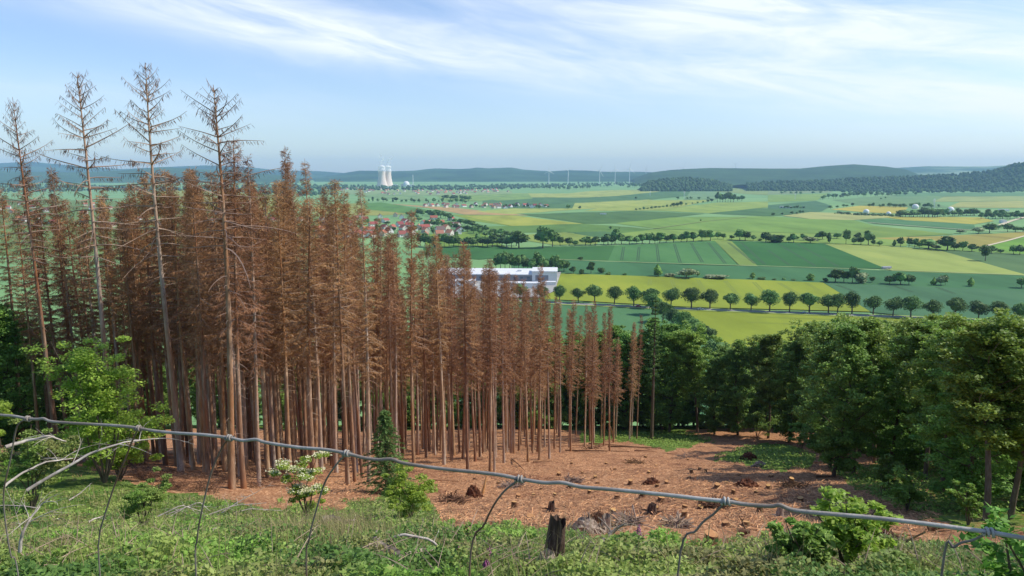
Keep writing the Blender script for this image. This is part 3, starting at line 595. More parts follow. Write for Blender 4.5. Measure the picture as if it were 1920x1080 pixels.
tree_row([(1271, 374, 5.5), (1289, 374, 4), (1295, 374, 5), (1311, 374, 5), (1328, 374, 5), (1263, 388, 8), (1270, 388, 9), (1277, 387, 8)] + [(1345 + k * 5, 379, 17, 9) for k in range(7)] + [(1383, 377, 9), (1391, 377, 9.5), (1370, 376, 6)] + [(1193 + k * 7.2, 394 - k * .75, 3.2 + (k % 3) * .7, 5, 'bush') for k in range(10)] + [(1286, 385, 4), (1298, 383, 3), (1308, 382, 3.5), (1318, 381, 4), (1327, 380, 6), (1334, 379, 6)], 'trailing across the far middle fields', 'trees trailing across the far middle fields')
tree_row([(1449, 405, 7), (1467, 403, 4), (1485, 402, 6), (1494, 402, 5), (1500, 401, 6), (1506, 400, 6), (1465, 364, 5), (1472, 362, 4), (1483, 364, 5), (1493, 365, 6), (1501, 365, 5), (1524, 363, 5), (1538, 363, 5)], 'dotting the upper right fields', 'small trees dotting the upper right fields')
def scat(n, x0, x1, y0, y1, h, seed, kinds=('round',)):
    r = random.Random(seed); L = []
    for k in range(n):
        t = (k + r.random() * .8) / n; x = x0 + (x1 - x0) * t; L.append((x, y0 + (y1 - y0) * t + r.uniform(-.7, .7), h * r.uniform(.7, 1.2), None, r.choice(kinds)))
    return L
tree_row(scat(15, 1692, 1765, 407, 407, 15, 1) + scat(12, 1765, 1832, 406, 404, 11, 2) + scat(13, 1838, 1925, 411, 410, 13, 3), 'in the dark block beside the domes', 'dark trees beside the white domes')
tree_row(scat(16, 1628, 1762, 389, 390, 8, 4) + scat(5, 1552, 1606, 392, 387, 6, 5), 'in the row behind the domes', 'thin row of trees behind the white domes')
tree_row(scat(9, 1538, 1600, 374, 369, 8, 6) + scat(12, 1606, 1700, 369, 366, 8, 7) + [(1717, 367, 6), (1660, 373, 4.5), (1652, 374, 3)], 'in the uppermost right tree line', 'uppermost tree line under the right wood')
tree_row([(1800, 438, 8, 14, 'pale'), (1835, 438, 15, 16, 'pale'), (1855, 437, 16, 19), (1872, 430, 9), (1881, 428, 8), (1889, 435, 13, 17), (1904, 435, 11, 15), (1918, 435, 12, 15)], 'where the two pale tracks meet', 'clumps where the pale tracks meet at the right')
tree_row([(1465 + k * 6, 391 + (k % 2) * .6, 4 + (k % 3)) for k in range(8)], 'in the short hedge by the far farm', 'short hedge by the far farm')
r0 = random.Random(5)
tree_row([(788 + k * 9, 461 + (k % 4) * 1.2, r0.uniform(15, 24), r0.uniform(13, 20)) for k in range(21)], 'in the belt below the village', 'tree belt below the red-roofed village')
L_ = []
for k in range(26):
    t = k / 25; L_.append((768 + 215 * t + r0.uniform(-3, 3), np.interp(768 + 215 * t, [768, 820, 840, 870, 900, 930, 985], [405, 404, 410, 421, 431, 439, 452]) + r0.uniform(-1, 3), r0.uniform(8, 13), r0.uniform(10, 15)))
for k in range(14): L_.append((800 + k * 11, np.interp(800 + k * 11, [800, 860, 900, 950], [424, 432, 442, 452]) + r0.uniform(-2, 2), r0.uniform(9, 14), None))
tree_row(L_, 'in the wood curving past the village', 'wood curving down beside the village')
tree_row(scat(22, 690, 880, 378, 381, 7, 8, ('round', 'round', 'tall')) + scat(8, 830, 880, 373, 377, 9, 9) + scat(16, 880, 1034, 389, 389, 6, 10), 'in the trees around the middle village', 'trees around the middle village')
tree_row(scat(12, 966, 1075, 351, 357, 6, 21) + scat(8, 1060, 1110, 356, 353, 5, 22) + scat(7, 1175, 1206, 352, 351, 6, 24), 'in the haze under the turbines', 'hazy trees under the wind turbines')
L_ = []
for k in range(58):
    L_.append((r0.uniform(560, 868), r0.uniform(408, 448), r0.uniform(6, 11), None))
tree_row(L_, 'between the red roofs', 'trees between the red-roofed houses')
tree_row([(r0.uniform(-20, 560), r0.uniform(372, 440), r0.uniform(6, 11), None) for _ in range(34)], 'in the village behind the spruces', 'trees in the village behind the spruces')
tag(MB().build('hedge', M['leaf_far']) if False else flatwood('low dark hedge running below the ripe field with the two white domes', [(1565, 399), (1612, 402), (1690, 405.5), (1690, 407), (1612, 404), (1565, 401)], 120, 5.5, 31, M['leaf_far']), cat='hedge', kind='stuff')

# avenue of lindens along the road, each with trunk and crown
AV = []
for i in range(4):
    r = np.random.default_rng(40 + i); mb = MB(); P = crown_pts(r, 3200, 4.9, 5.4, 8.4, 9 + i, .42)
    s = np.clip(1.18 - np.maximum(0, P[:, 2] - 7) / 14, .3, 1.2); P[:, 0] *= s; P[:, 1] *= s
    v, f = leaves(r, P, .6, .4, .8); mb.add(v, f)
    iv, fi = ICO2; mb.add(iv * (1 + .3 * r.random((len(iv), 1)) - .15) * np.array([2.5, 2.5, 3.1]) + np.array([0, 0, 8.2]), fi)
    cm = mb.mesh('linden_crown', M['leaf_far'])
    tb = MB(); v, q = tubes(np.array([(0, 0, -.5), (.05, 0, 2), (0, .05, 4), (0, 0, 8)]), [.42, .34, .3, .15], 7); tb.add(v, q)
    for k in range(5):
        a = k * 1.26 + i; v, q = tubes(np.array([(0, 0, 3.4 + k * .3), (cos(a) * 1.3, sin(a) * 1.3, 5.2 + k * .3), (cos(a) * 2.4, sin(a) * 2.4, 7.5)]), [.16, .11, .05], 5); tb.add(v, q)
    AV.append((tb.mesh('linden_trunk', M['bark']), cm))
AVX = [(1049, 568, 36), (1084, 570, 31), (1115, 569, 37), (1152, 573, 38), (1188, 576, 44), (1220, 578, 42), (1258, 578, 40), (1296, 580, 40), (1331, 581, 42), (1369, 583, 38), (1408, 584, 37), (1443, 586, 42), (1480, 587, 41), (1517, 588, 43), (1553, 589, 43), (1570, 590, 42), (1597, 590, 44), (1637, 592, 40), (1674, 595, 43), (1707, 597, 45), (1748, 599, 40), (1790, 601, 45), (1834, 603, 41), (1872, 605, 43), (1912, 607, 44), (1016, 566, 32), (975, 564, 34)]
AVX.sort()
for k, (px, py, h) in enumerate(AVX):
    p = hit(px, py); sc = h * p[1] / F / 12.6; t, c = AV[k % 4]
    e = empty('linden_tree', p, k * 2.1, (sc * (1.16 + .14 * sin(k * 3)), sc * (1.16 + .14 * sin(k * 2.1)), sc * (1 + .05 * sin(k * 5)))); link('trunk', t, e); link('crown', c, e)
    tag(e, f'round-crowned avenue tree, {ORD(k + 1)} along the road starting from the white factory', 'tree', 'avenue trees along the road')
# lighter row of trees crossing from the avenue down to the wood
for k, (px, py, h, w) in enumerate([(1223, 592, 46, 44), (1243, 606, 46, 40), (1262, 618, 46, 40), (1280, 630, 50, 44), (1300, 645, 52, 46), (1322, 660, 58, 50), (1345, 690, 62, 56), (1368, 720, 70, 60)]):
    p = hit(px, py); sc = h * p[1] / F / 13; t, c = AV[(k + 2) % 4]; e = empty('field_maple_tree', p, k * 1.3, (sc * 1.15, sc * 1.15, sc)); link('trunk', t, e); link('crown', c, e)
    tag(e, f'leafy tree, {ORD(k + 1)} from the avenue in the row running down to the near wood', 'tree', 'tree row running from the avenue to the wood')

# ---------------------------------------------------------------- houses, factory, power station, turbines
ROOFC = ['#a0584a', '#ad6a52', '#8e4e46', '#b07c60', '#7e5650', '#6f5a54']
RM = [mat('tiled_roof_' + 'abcdef'[i], [c, c], 1, .8, objr=.12) for i, c in enumerate(ROOFC)]
WM = [mat('rendered_wall_' + 'abc'[i], [c, c], 1, .8, objr=.06) for i, c in enumerate(['#dcd6ca', '#c9bda8', '#e4e2dc'])]
def house_meshes(i):
    r = random.Random(i); L = r.uniform(10, 15); Wd = r.uniform(8, 10); H = r.uniform(4, 6); RH = r.uniform(3.6, 5)
    w = MB(); w.add([(-L / 2, -Wd / 2, -1), (L / 2, -Wd / 2, -1), (L / 2, Wd / 2, -1), (-L / 2, Wd / 2, -1), (-L / 2, -Wd / 2, H), (L / 2, -Wd / 2, H), (L / 2, Wd / 2, H), (-L / 2, Wd / 2, H)], BQ)
    for sx in (-1, 1):
        x = sx * L / 2; w.add([(x, -Wd / 2, H), (x, Wd / 2, H), (x, 0, H + RH - .15)], [(0, 1, 2)])
    o = .55; roof = MB()
    for sy in (-1, 1):
        y = sy * (Wd / 2 + o); z = H - o * RH / (Wd / 2); t = .25
        v = np.array([(-L / 2 - o, y, z), (L / 2 + o, y, z), (L / 2 + o, 0, H + RH), (-L / 2 - o, 0, H + RH)]); v2 = v + np.array([0, 0, t])
        roof.add(np.concatenate([v, v2]), BQ)
    ch = MB().add(*box(L * .2, L * .2 + .7, .6, 1.3, H + RH * .4, H + RH + 1))
    wins = []
    for x in (-L * .3, L * .22):
        for sy in (-1, 1): wins.append(MB().add(*box(x, x + 1.3, sy * (Wd / 2 + .02) - .03, sy * (Wd / 2 + .02) + .03, 1.2, 2.7)).mesh('window', M['glassdark']))
    return (w.mesh('wall', WM[i % 3]), roof.mesh('roof', RM[i % 6]), ch.mesh('chimney', M['stumpbark']), wins)
HM = [house_meshes(i) for i in range(9)]
RN = ['brick-red', 'orange-red', 'dark red', 'light terracotta', 'brown', 'dull brown']; WN = ['cream', 'sand', 'white']
def house(px, py, rz, i, detail, label, group, sc=1.0):
    p = hit(px, py); w, ro, ch, wi = HM[i % 9]; e = empty('house', p, rz, sc); link('wall', w, e); x = link('roof', ro, e)
    if detail:
        link('chimney', ch, x)
        if detail == 2:
            for q in wi: link('window', q, e)
    tag(e, label, 'house', group)
rh = random.Random(11); spots = []
def try_spots(n, poly, dmin):
    xs = [p[0] for p in poly]; ys = [p[1] for p in poly]; out = []; tries = 0
    while len(out) < n and tries < 9000:
        tries += 1; x = rh.uniform(min(xs), max(xs)); y = rh.uniform(min(ys), max(ys))
        if inside(poly, x, y) and all(((x - a) / dmin) ** 2 + ((y - b) / (dmin * .45)) ** 2 > 1 for a, b in out): out.append((x, y))
    return sorted(out)
def village(n, poly, dmin, where, group, detail, sc=1.0):
    for k, (x, y) in enumerate(try_spots(n, poly, dmin)):
        i = rh.randrange(9); house(x, y, rh.choice([.2, 1.7, .6, 1.2, 2.3]) + rh.uniform(-.2, .2), i, detail, f'{WN[i % 3]} house, {RN[i % 6]} roof, {ORD(k + 1)} from left {where}', group, sc)
village(62, [(600, 414), (680, 407), (760, 404), (850, 411), (868, 428), (862, 440), (790, 448), (700, 450), (600, 446)], 9.5, 'in the red-roofed village', 'houses of the red-roofed village', 2, 1.12)
village(55, [(-10, 380), (180, 378), (300, 392), (480, 408), (600, 414), (600, 446), (400, 445), (150, 430), (-10, 420)], 13, 'in the village behind the spruces', 'houses behind the dead spruces', True, 1.1)
village(30, [(795, 384), (880, 384), (960, 386), (1034, 385), (1034, 390), (960, 391), (880, 391), (795, 389)], 6, 'beyond the tan field', 'houses of the middle village', False, 1.1)
village(60, [(640, 351), (760, 358), (850, 358), (960, 354), (960, 360), (860, 366), (730, 366), (640, 358)], 5, 'in the far hazy town', 'houses of the far town', False, 1.25)
def block(px, py, Lm, Dm, Hm, mw, name, label, cat, group=None, rz=0, roofm=None):
    p = hit(px, py); e = empty(name, p, rz); MB().add(*box(-Lm / 2, Lm / 2, -Dm / 2, Dm / 2, -1, Hm)).build('wall', mw, e)
    MB().add(*box(-Lm / 2 - .3, Lm / 2 + .3, -Dm / 2 - .3, Dm / 2 + .3, Hm, Hm + .5)).build('roof', roofm or M['roofwhite'], e); tag(e, label, cat, group); return e
# factory
fac = empty('factory_hall', hit(940, 528), -.06)
FACW = 62
MB().add(*box(-FACW, 32, -2, 42, -1, 6.5)).build('wall', M['facade'], fac)
MB().add(*box(-FACW - 1, 33, -3, 43, 6.5, 7.3)).build('roof', M['roofwhite'], fac)
for k in range(14):
    x = -FACW + 3 + k * 6.4; MB().add(*box(x, x + 2.4, -2.08, -1.95, 3.4, 5.0)).build('window', M['facadeglass'], fac)
MB().add(*box(-10, -4, 10, 16, 7.3, 9)).build('roof_vent', M['white'], fac)
MB().add(*box(14, 18, 18, 22, 7.3, 9)).build('roof_vent', M['white'], fac)
tag(fac, 'long white-roofed grey factory hall with a row of windows, behind the dead spruces', 'factory')
an = empty('factory_annex', hit(1026, 530), -.06)
MB().add(*box(-14, 9, 0, 30, -1, 10)).build('wall', M['white'], an); MB().add(*box(-14.5, 9.5, -.5, 30.5, 10, 10.7)).build('roof', M['roofwhite'], an)
MB().add(*box(-11, 1, -.1, -.02, 2, 7)).build('window', M['facade'], an)
tag(an, 'white cubic annex at the right end of the factory beside the yellow field', 'factory')
for px, py, a, b, c, n_ in ((965, 538, 16, 8, 4, 'low white shed in front of the long factory hall, left one'), (990, 541, 20, 9, 5, 'white two-storey office in front of the factory hall'), (1032, 536, 9, 6, 3.5, 'small white gatehouse at the right corner of the factory'), (860, 536, 30, 14, 5, 'white shed left of the factory hall seen between spruces')):
    block(px, py, a, b, c, M['white'], 'factory_shed', n_, 'building')
sheet('factory_yard', [(820, 520), (1035, 512), (1052, 512), (1040, 548), (1010, 560), (820, 560)], mat('yard_paving', ['#8f8e88', '#a5a49e'], .1, .9, space='World'), off=1.1)
# power station
def tower_mesh():
    H = 122; z = np.linspace(0, 1, 22); rad = 33 * np.sqrt(1 + ((z - .8) / .62) ** 2) * .86
    v, q = lathe(np.stack([rad, z * H], 1), 40); return MB().add(v, q)
def steam_mat(name, clear):
    m_ = bpy.data.materials.new(name); m_.use_nodes = True; nt = m_.node_tree; N = nt.nodes; L = nt.links; N.remove(N['Principled BSDF'])
    d = N.new('ShaderNodeBsdfDiffuse'); d.inputs[0].default_value = (.95, .95, .95, 1); t2 = N.new('ShaderNodeBsdfTranslucent'); t2.inputs[0].default_value = (.95, .95, .95, 1); t = N.new('ShaderNodeBsdfTransparent')
    nz = N.new('ShaderNodeTexNoise'); nz.inputs['Scale'].default_value = .035; nz.inputs['Detail'].default_value = 6; tc = N.new('ShaderNodeTexCoord'); L.new(tc.outputs['Object'], nz.inputs['Vector'])
    mr = N.new('ShaderNodeMapRange'); mr.inputs[1].default_value = .35; mr.inputs[2].default_value = .65; mr.inputs[3].default_value = clear + .2; mr.inputs[4].default_value = clear - .2; L.new(nz.outputs['Fac'], mr.inputs[0])
    a = N.new('ShaderNodeMixShader'); a.inputs[0].default_value = .45; L.new(d.outputs[0], a.inputs[1]); L.new(t2.outputs[0], a.inputs[2])
    b = N.new('ShaderNodeMixShader'); L.new(mr.outputs[0], b.inputs[0]); L.new(a.outputs[0], b.inputs[1]); L.new(t.outputs[0], b.inputs[2]); L.new(b.outputs[0], N['Material Output'].inputs['Surface']); return m_
steam = steam_mat('steam', .38); wisp = steam_mat('thin_steam', .82)
for k, (px, lab) in enumerate(((716.5, 'left-hand of the two pale cooling towers, nearer and overlapping the other'), (727.5, 'right-hand of the two pale cooling towers, partly behind the other'))):
    p = hit(px, 349.5); p = p * np.array([1 + .012 * k, 1 + .012 * k, 1]); e = empty('cooling_tower', p); tower_mesh().build('shell', M['concrete'], e, smooth=True)
    v, q = lathe([(29.5, 119), (29.5, 122.6), (28.3, 122.6), (28.3, 119)], 40); MB().add(v, q).build('rim', M['concrete'], e); tag(e, lab, 'cooling tower', 'cooling towers')
    r = np.random.default_rng(60 + k); iv, fi = ICO3
    mb = MB(); z = np.linspace(0, 1, 12); rad = 27 * (1 + .12 * z + .1 * np.sin(z * 8 + k)) * np.clip((1.03 - z) * 4, 0, 1) ** .5; v, q = lathe(np.stack([rad, 121 + z * 50], 1), 24)
    v = v * (1 + .08 * r.random((len(v), 1)) * np.array([1, 1, 0])); mb.add(v, q); mb.add(v, [list(range(24))[::-1]]); mb.add(v, [list(range(24 * 11, 24 * 12))])
    o = mb.build('steam_plume', steam, smooth=True, loc=p); tag(o, f'white steam column rising from the {"left" if k == 0 else "right"}-hand cooling tower', 'steam')
    mb = MB()
    for j in range(5):
        c = np.array([(-8 + 11 * j * (1 if k else .2)) + r.uniform(-10, 10), 0, 172 + j * 18]); s = np.array([17 - j * 1.3, 12, 12 + j])
        mb.add(iv * (1 + .25 * np.sin(iv[:, :1] * 5 + j) * np.sin(iv[:, 2:] * 4)) * s * (.7 + .5 * r.random()) + c, fi)
    o = mb.build('steam_wisp', wisp, smooth=True, loc=p); tag(o, f'thin wisps of steam drifting above the {"left" if k == 0 else "right"}-hand cooling tower', 'steam')
p = hit(762, 350); e = empty('reactor_building', p)
v, q = lathe([(27, -2), (27, 14), (26, 22), (23, 31), (18, 38), (11, 43), (5, 45), (.1, 45.5)], 28); MB().add(v, q).build('dome', M['white'], e, smooth=True)
MB().add(*box(-44, -22, -10, 12, -2, 22)).build('turbine_hall', M['concrete'], e); MB().add(*box(24, 44, -10, 12, -2, 17)).build('auxiliary_block', M['white'], e)
tag(e, 'white domed reactor building right of the cooling towers', 'power station')
p = hit(774.5, 350); e = empty('exhaust_stack', p); v, q = lathe([(3.4, 0), (2.6, 40), (2.1, 95), (.1, 95.2)], 12); MB().add(v, q).build('shaft', M['white'], e); MB().add(*box(-9, 9, -6, 6, -1, 16)).build('base_block', M['white'], e)
tag(e, 'slim tall white exhaust stack right of the reactor dome', 'chimney')
block(741, 349.5, 34, 20, 15, M['white'], 'power_station_block', 'white block between the cooling towers and the reactor dome', 'building')
block(731, 353, 46, 16, 11, M['white'], 'power_station_block', 'low white block in front of the cooling tower feet', 'building')
def turbine(px, pyb, hub, blade, ang, D, label, base=None, R=None):
    p = at_depth(px, pyb, D); e = empty('wind_turbine', p); H = top_height(p, hub); gz = float(ground(p[0], p[1], False)) - p[2] - 4
    v, q = lathe([(3.2, min(gz, 0)), (2.7, H * .5), (1.9, H), (.1, H + .2)], 10); MB().add(v, q).build('mast', M['white'], e)
    MB().add(*box(-2.3, 2.3, -6, 5, H - 2, H + 2.5)).build('nacelle', M['white'], e)
    L = R or blade * D / F
    for k in range(3):
        a = radians(ang + 120 * k); d = np.array([sin(a), 0, cos(a)]); s = np.array([cos(a), 0, -sin(a)])
        h = np.array([0, -7, H + .3]); st = np.linspace(0, 1, 7); w = np.interp(st, [0, .15, 1], [1.4, 2.5, .7])
        P = h + d * L * st[:, None]; V = np.concatenate([P - s * w[:, None], P + s * w[:, None] * .6, P + np.array([0, -.9, 0]) * w[:, None]]); n = 7
        f = []
        for i in range(n - 1): f += [(i, i + 1, n + i + 1, n + i), (n + i, n + i + 1, 2 * n + i + 1, 2 * n + i), (2 * n + i, 2 * n + i + 1, i + 1, i)]
        MB().add(V, f).build('blade', M['white'], e)
    tag(e, label, 'wind turbine', 'wind turbines on the far plain')
turbine(1029, 350, 321, 11, 0, 6600, 'faint white wind turbine, leftmost of the row below the far hills')
turbine(1065, 347, 320, 11, 55, 7000, 'white wind turbine with level blades, second from the left of the row')
turbine(1124, 347, 320, 13, 28, 6700, 'white wind turbine with one blade up to the right, third from the left')
turbine(1153, 344, 317, 13, -8, 7300, 'white wind turbine with one blade straight up, fourth from the left')
turbine(1180, 344, 316, 14, 12, 7000, 'tall white wind turbine, fifth from the left, nearest the knoll wood')
turbine(1211, 331, 315, 8, 40, 9300, 'small white wind turbine above the left end of the dark hill')
turbine(1282, 322, 313, 11, 20, 9800, 'white wind turbine standing behind the left shoulder of the dark hill')
turbine(1379, 320, 307.5, 10, 58, 9800, 'white wind turbine with V-shaped blades on the skyline right of the others')
for k, (px, pyb, h) in enumerate([(1751, 391, 18), (1219, 368, 10), (1283, 372, 13), (1491, 374, 12)]):
    p = hit(px, pyb); H = h * p[1] / F; e = empty('power_pylon', p, .5); b = MB(); w = H * .07
    for sx in (-1, 1):
        for sy in (-1, 1): v, q = tubes(np.array([(sx * w, sy * w, -.5), (sx * w * .3, sy * w * .3, H)]), [.35, .25], 4); b.add(v, q)
    for j in range(6):
        z = H * j / 6; ww = w * (1 - .7 * j / 6); v, q = tubes(np.array([(-ww, -ww, z), (ww, -ww, z + H / 6)]), [.18, .18], 3); b.add(v, q)
    b.build('lattice_mast', M['white'], e); c = MB()
    for z, l in ((.95, .16), (.8, .24)): v, q = tubes(np.array([(-H * l, 0, H * z), (H * l, 0, H * z)]), [.4, .4], 4); c.add(v, q)
    c.build('cross_arm', M['white'], e)
    tag(e, ['pale lattice pylon beside the white domes at the right', 'pale lattice pylon in the teal field left of the knoll wood', 'pale lattice pylon just below the knoll wood', 'pale lattice pylon left of the bushy slope at the right'][k], 'pylon', 'power pylons')
for k, (px, py, w, lab) in enumerate([(1624, 400, 10.5, 'large white gas dome, leftmost, in front of the ripe field'), (1666, 403, 8.5, 'smaller white gas dome right of the largest one by the hedge'), (1716, 391.5, 12, 'white gas dome half hidden behind the dark block of trees'), (1782, 397, 12.5, 'greyish white gas dome rising over the dark trees')]):
    p = hit(px, py); R = w / 2 * p[1] / F; e = empty('gas_dome', p); a = np.linspace(-.35, pi / 2, 12); v, q = lathe([(max(.05, R * cos(t)), R * .55 + R * sin(t) * .95) for t in a], 24); MB().add(v, q).build('membrane', M['white'], e, smooth=True)
    v, q = lathe([(R * .97, -.5), (R * .97, R * .3), (R * .9, R * .32)], 24); MB().add(v, q).build('tank_wall', M['concrete'], e); tag(e, lab, 'dome', 'white gas domes')
block(1473, 390, 34, 12, 5, M['white'], 'farm_building', 'white farm shed behind the short hedge at the right', 'barn')
block(1882, 396, 26, 10, 5, M['white'], 'farm_building', 'white farm shed beyond the dark trees near the right edge', 'barn')
block(1880, 418, 11, 9, 6, M['white'], 'farm_building', 'small pale cottage by the pale track at the right edge', 'house')
# vehicles
def car(px, py, c, label, rz):
    p = hit(px, py); p[2] = 1.02; e = empty('parked_car' if False else 'car', p, rz); cm = mat('car_paint_' + str(px), [c, c], 1, .3, spec=.6)
    b = MB(); pr = [(-2.15, .35), (-2.15, .8), (-1.9, .95), (-1.2, 1.02), (1.0, 1.0), (1.9, .85), (2.15, .6), (2.15, .35)]
    def ext(pr, w): n = len(pr); v = [(x, s * w, z) for s in (-1, 1) for x, z in pr]; return v, [(i, (i + 1) % n, n + (i + 1) % n, n + i) for i in range(n)], [list(range(n))[::-1], list(range(n, 2 * n))]
    v, f, cpf = ext(pr, .88); b.add(v, f); b.add(v, cpf); b.build('body', cm, e)
    v, f, cpf = ext([(-1.6, 1.0), (-1.2, 1.42), (.3, 1.45), (1.05, 1.0)], .76); g = MB(); g.add(v, f); g.add(v, cpf); g.build('cabin_glass', M['glassdark'], e)
    v, f, cpf = ext([(-1.15, 1.42), (-1.1, 1.5), (.2, 1.52), (.3, 1.44)], .74); g = MB(); g.add(v, f); g.add(v, cpf); g.build('roof', cm, e)
    for sx in (-1.35, 1.35):
        for sy in (-.9, .9):
            v, q = tubes(np.array([(sx, sy - .1, .33), (sx, sy + .1, .33)]), [.33, .33], 12); w = MB(); w.add(v, q); w.add(v, [list(range(12))[::-1], list(range(12, 24))]); w.build('wheel', M['rubber'], e)
    tag(e, label, 'car')
car(1314, 583.5, '#c9cdd2', 'silver car on the road between the seventh and eighth visible avenue trees', .03)
car(1509, 590.5, '#6f87a8', 'blue-grey car on the road before the yellow strip', .03)
car(1197, 577.5, '#c0564a', 'red car on the road beside a big avenue tree left of the green tree row', .03)
def trailer(px, py):
    p = hit(px, py); p[2] += 1.2; e = empty('farm_trailer', p, .2); MB().add(*box(-5, 5, -1.3, 1.3, 1, 3)).build('load_bed', mat('trailer_tarp', ['#a9a4b0', '#c4bfc8'], 1, .8), e)
    for sx in (-3, -1.5, 3):
        for sy in (-1.1, 1.1):
            v, q = tubes(np.array([(sx, sy - .15, .5), (sx, sy + .15, .5)]), [.5, .5], 10); w = MB(); w.add(v, q); w.add(v, [list(range(10))[::-1], list(range(10, 20))]); w.build('wheel', M['rubber'], e)
    tag(e, 'grey farm trailer parked at the corner where pale and dark fields meet', 'trailer')
trailer(1662, 507)
block(1131, 402.3, 16, 4, 3, M['white'], 'silage_bale_row', 'short white row of wrapped bales in the dark middle field', 'bales')

# ---------------------------------------------------------------- dead spruces
def spruce_variant(seed, H=25., sparse=False, cb=.45, rmax=1.9):
    r = np.random.default_rng(seed)
    zs = np.linspace(0, 1, 15); bend = np.stack([.25 * np.sin(zs * 3 + seed), .25 * np.sin(zs * 2.3 + seed * 2), zs * H], 1); bend[:, :2] -= bend[0, :2]; bend[0, 2] = -.6
    r0_ = .165; rad = r0_ * (1 - zs) ** .75 + .012; rad[0] *= 1.25
    tv, tq = tubes(bend, rad, 8)
    trunk = MB().add(tv, tq)
    def at(z): return np.stack([np.interp(z, bend[:, 2], bend[:, 0]), np.interp(z, bend[:, 2], bend[:, 1]), z], -1)
    B = []
    z = H * .1
    while z < H * .99:
        t = z / H; k = r.integers(3, 6) if t > cb * .8 else r.integers(1, 4); a0 = r.random() * 7
        for j in range(k): B.append((z + r.uniform(-.12, .12), a0 + j * 2 * pi / k + r.uniform(-.4, .4)))
        z += H * (.0165 if t < .85 else .012) * r.uniform(.7, 1.3) * (1.45 if sparse else 1)
    B = np.array(B); zz = np.minimum(B[:, 0], H * .985); az = B[:, 1]; n = len(B); t = zz / H; q_ = np.clip((t - cb) / (1 - cb), 0, 1)
    Lc = (rmax * (1 - np.exp(-(1 - q_) * 2.3)) if sparse else rmax * (1 - q_) ** .68) * np.where(r.random(n) < .12, r.uniform(1.1, 1.6, n), r.uniform(.45, 1.1, n)) + .12
    low = t < cb
    Lc = np.where(low, r.uniform(.25, 1.0, n) * (.5 + rmax * (.3 if sparse else .5) * (t / cb) ** 2.5), Lc)
    e0 = np.where(low, r.normal(.0, .22, n), .05 + .75 * q_ ** 1.5 + r.normal(0, .14, n))
    droop = np.where(low, r.uniform(0, .5, n), .55 * (1 - q_) + r.normal(0, .12, n)); tip = np.where(low, 0, r.uniform(.1, .4, n))
    ss = np.linspace(0, 1, 6); o = at(zz)
    rr = Lc[:, None] * ss; dz = Lc[:, None] * (np.tan(e0)[:, None] * ss - droop[:, None] * ss ** 2 + tip[:, None] * ss ** 3)
    azc = az[:, None] + r.normal(0, .22, n)[:, None] * ss
    P = np.stack([o[:, None, 0] + rr * np.cos(azc), o[:, None, 1] + rr * np.sin(azc), o[:, None, 2] + dz], -1)
    R0 = np.clip((.02 if sparse else .014) + .012 * Lc, .012, .05); R = R0[:, None] * (1 - .8 * ss)
    v, q = tubes(P, R, 3); br = MB().add(v, q)
    # branchlets, side twigs carrying the brown needles
    nd = MB(); cnt = np.where(low & (t < cb * .82), 0, (Lc * (21 if sparse else 62)).astype(int) + 2); cnt = np.where(low, (cnt * .45).astype(int), cnt)
    idx = np.repeat(np.arange(n), cnt); m_ = len(idx); s = .12 + .88 * r.random(m_); f_ = s * 5; i0 = np.minimum(f_.astype(int), 4); fr = (f_ - i0)[:, None]
    C = P[idx, i0] * (1 - fr) + P[idx, i0 + 1] * fr; dr = nrm(P[idx, i0 + 1] - P[idx, i0]); side = nrm(np.cross(dr, np.array([0, 0, 1.]))) * np.where(r.random(m_) < .5, -1, 1)[:, None]
    if sparse:
        D_ = nrm(dr * .35 + side * r.uniform(0, .5, (m_, 1)) + np.array([0, 0, -1.]) * r.uniform(.5, 1.3, (m_, 1))); ln_ = r.uniform(.12, .42, (m_, 1)); w = .012
    else:
        D_ = nrm(dr * .5 + side * r.uniform(.2, 1.1, (m_, 1)) + np.array([0, 0, -1.]) * r.uniform(-.1, .9, (m_, 1))); ln_ = r.uniform(.12, .48, (m_, 1)); w = .016
    sd = nrm(np.cross(D_, rand_dirs(r, m_)))
    wv = w * r.uniform(.5, 1.4, (m_, 1)); e_ = C + D_ * ln_ + np.array([0, 0, -1.]) * ln_ * .1; mid = (C + e_) / 2
    V = np.stack([C, mid + sd * wv, e_, mid - sd * wv], 1).reshape(-1, 3); nd.add(V, np.arange(m_ * 4).reshape(-1, 4))
    return trunk, br, nd
SPV = []
for i in range(13):
    sparse = i in (0, 1, 2); tr, br, nd = spruce_variant(200 + i, 25, sparse, [.54, .6, .57][i] if sparse else [.42, .5, .46, .55, .38, .5, .44, .6, .47, .52][i - 3], [3.2, 2.9, 2.7][i] if sparse else [1.35, 1.2, 1.6, 1.05, 1.65, 1.3, 1.5, 1.0, 1.55, 1.25][i - 3])
    bk = M['bark_pale'] if i % 3 == 0 else M['bark_dead']
    for v_, f_ in zip(br.v, br.f): nd.add(v_, f_, 1)
    SPV.append((tr.mesh('trunk', bk, True), nd.mesh('crown', [M['needles_thin'] if sparse else M['needles'], M['twig']])))
def spruce(p, H, vi, rz, wid, label, group, lean=(0, 0)):
    s = H / 25; e = empty('dead_spruce_tree', p, rz, (wid, wid, s)); e.rotation_euler = (lean[0], lean[1], rz)
    t, n = SPV[vi]; link('trunk', t, e); link('crown', n, e); tag(e, label, 'tree', group); return e
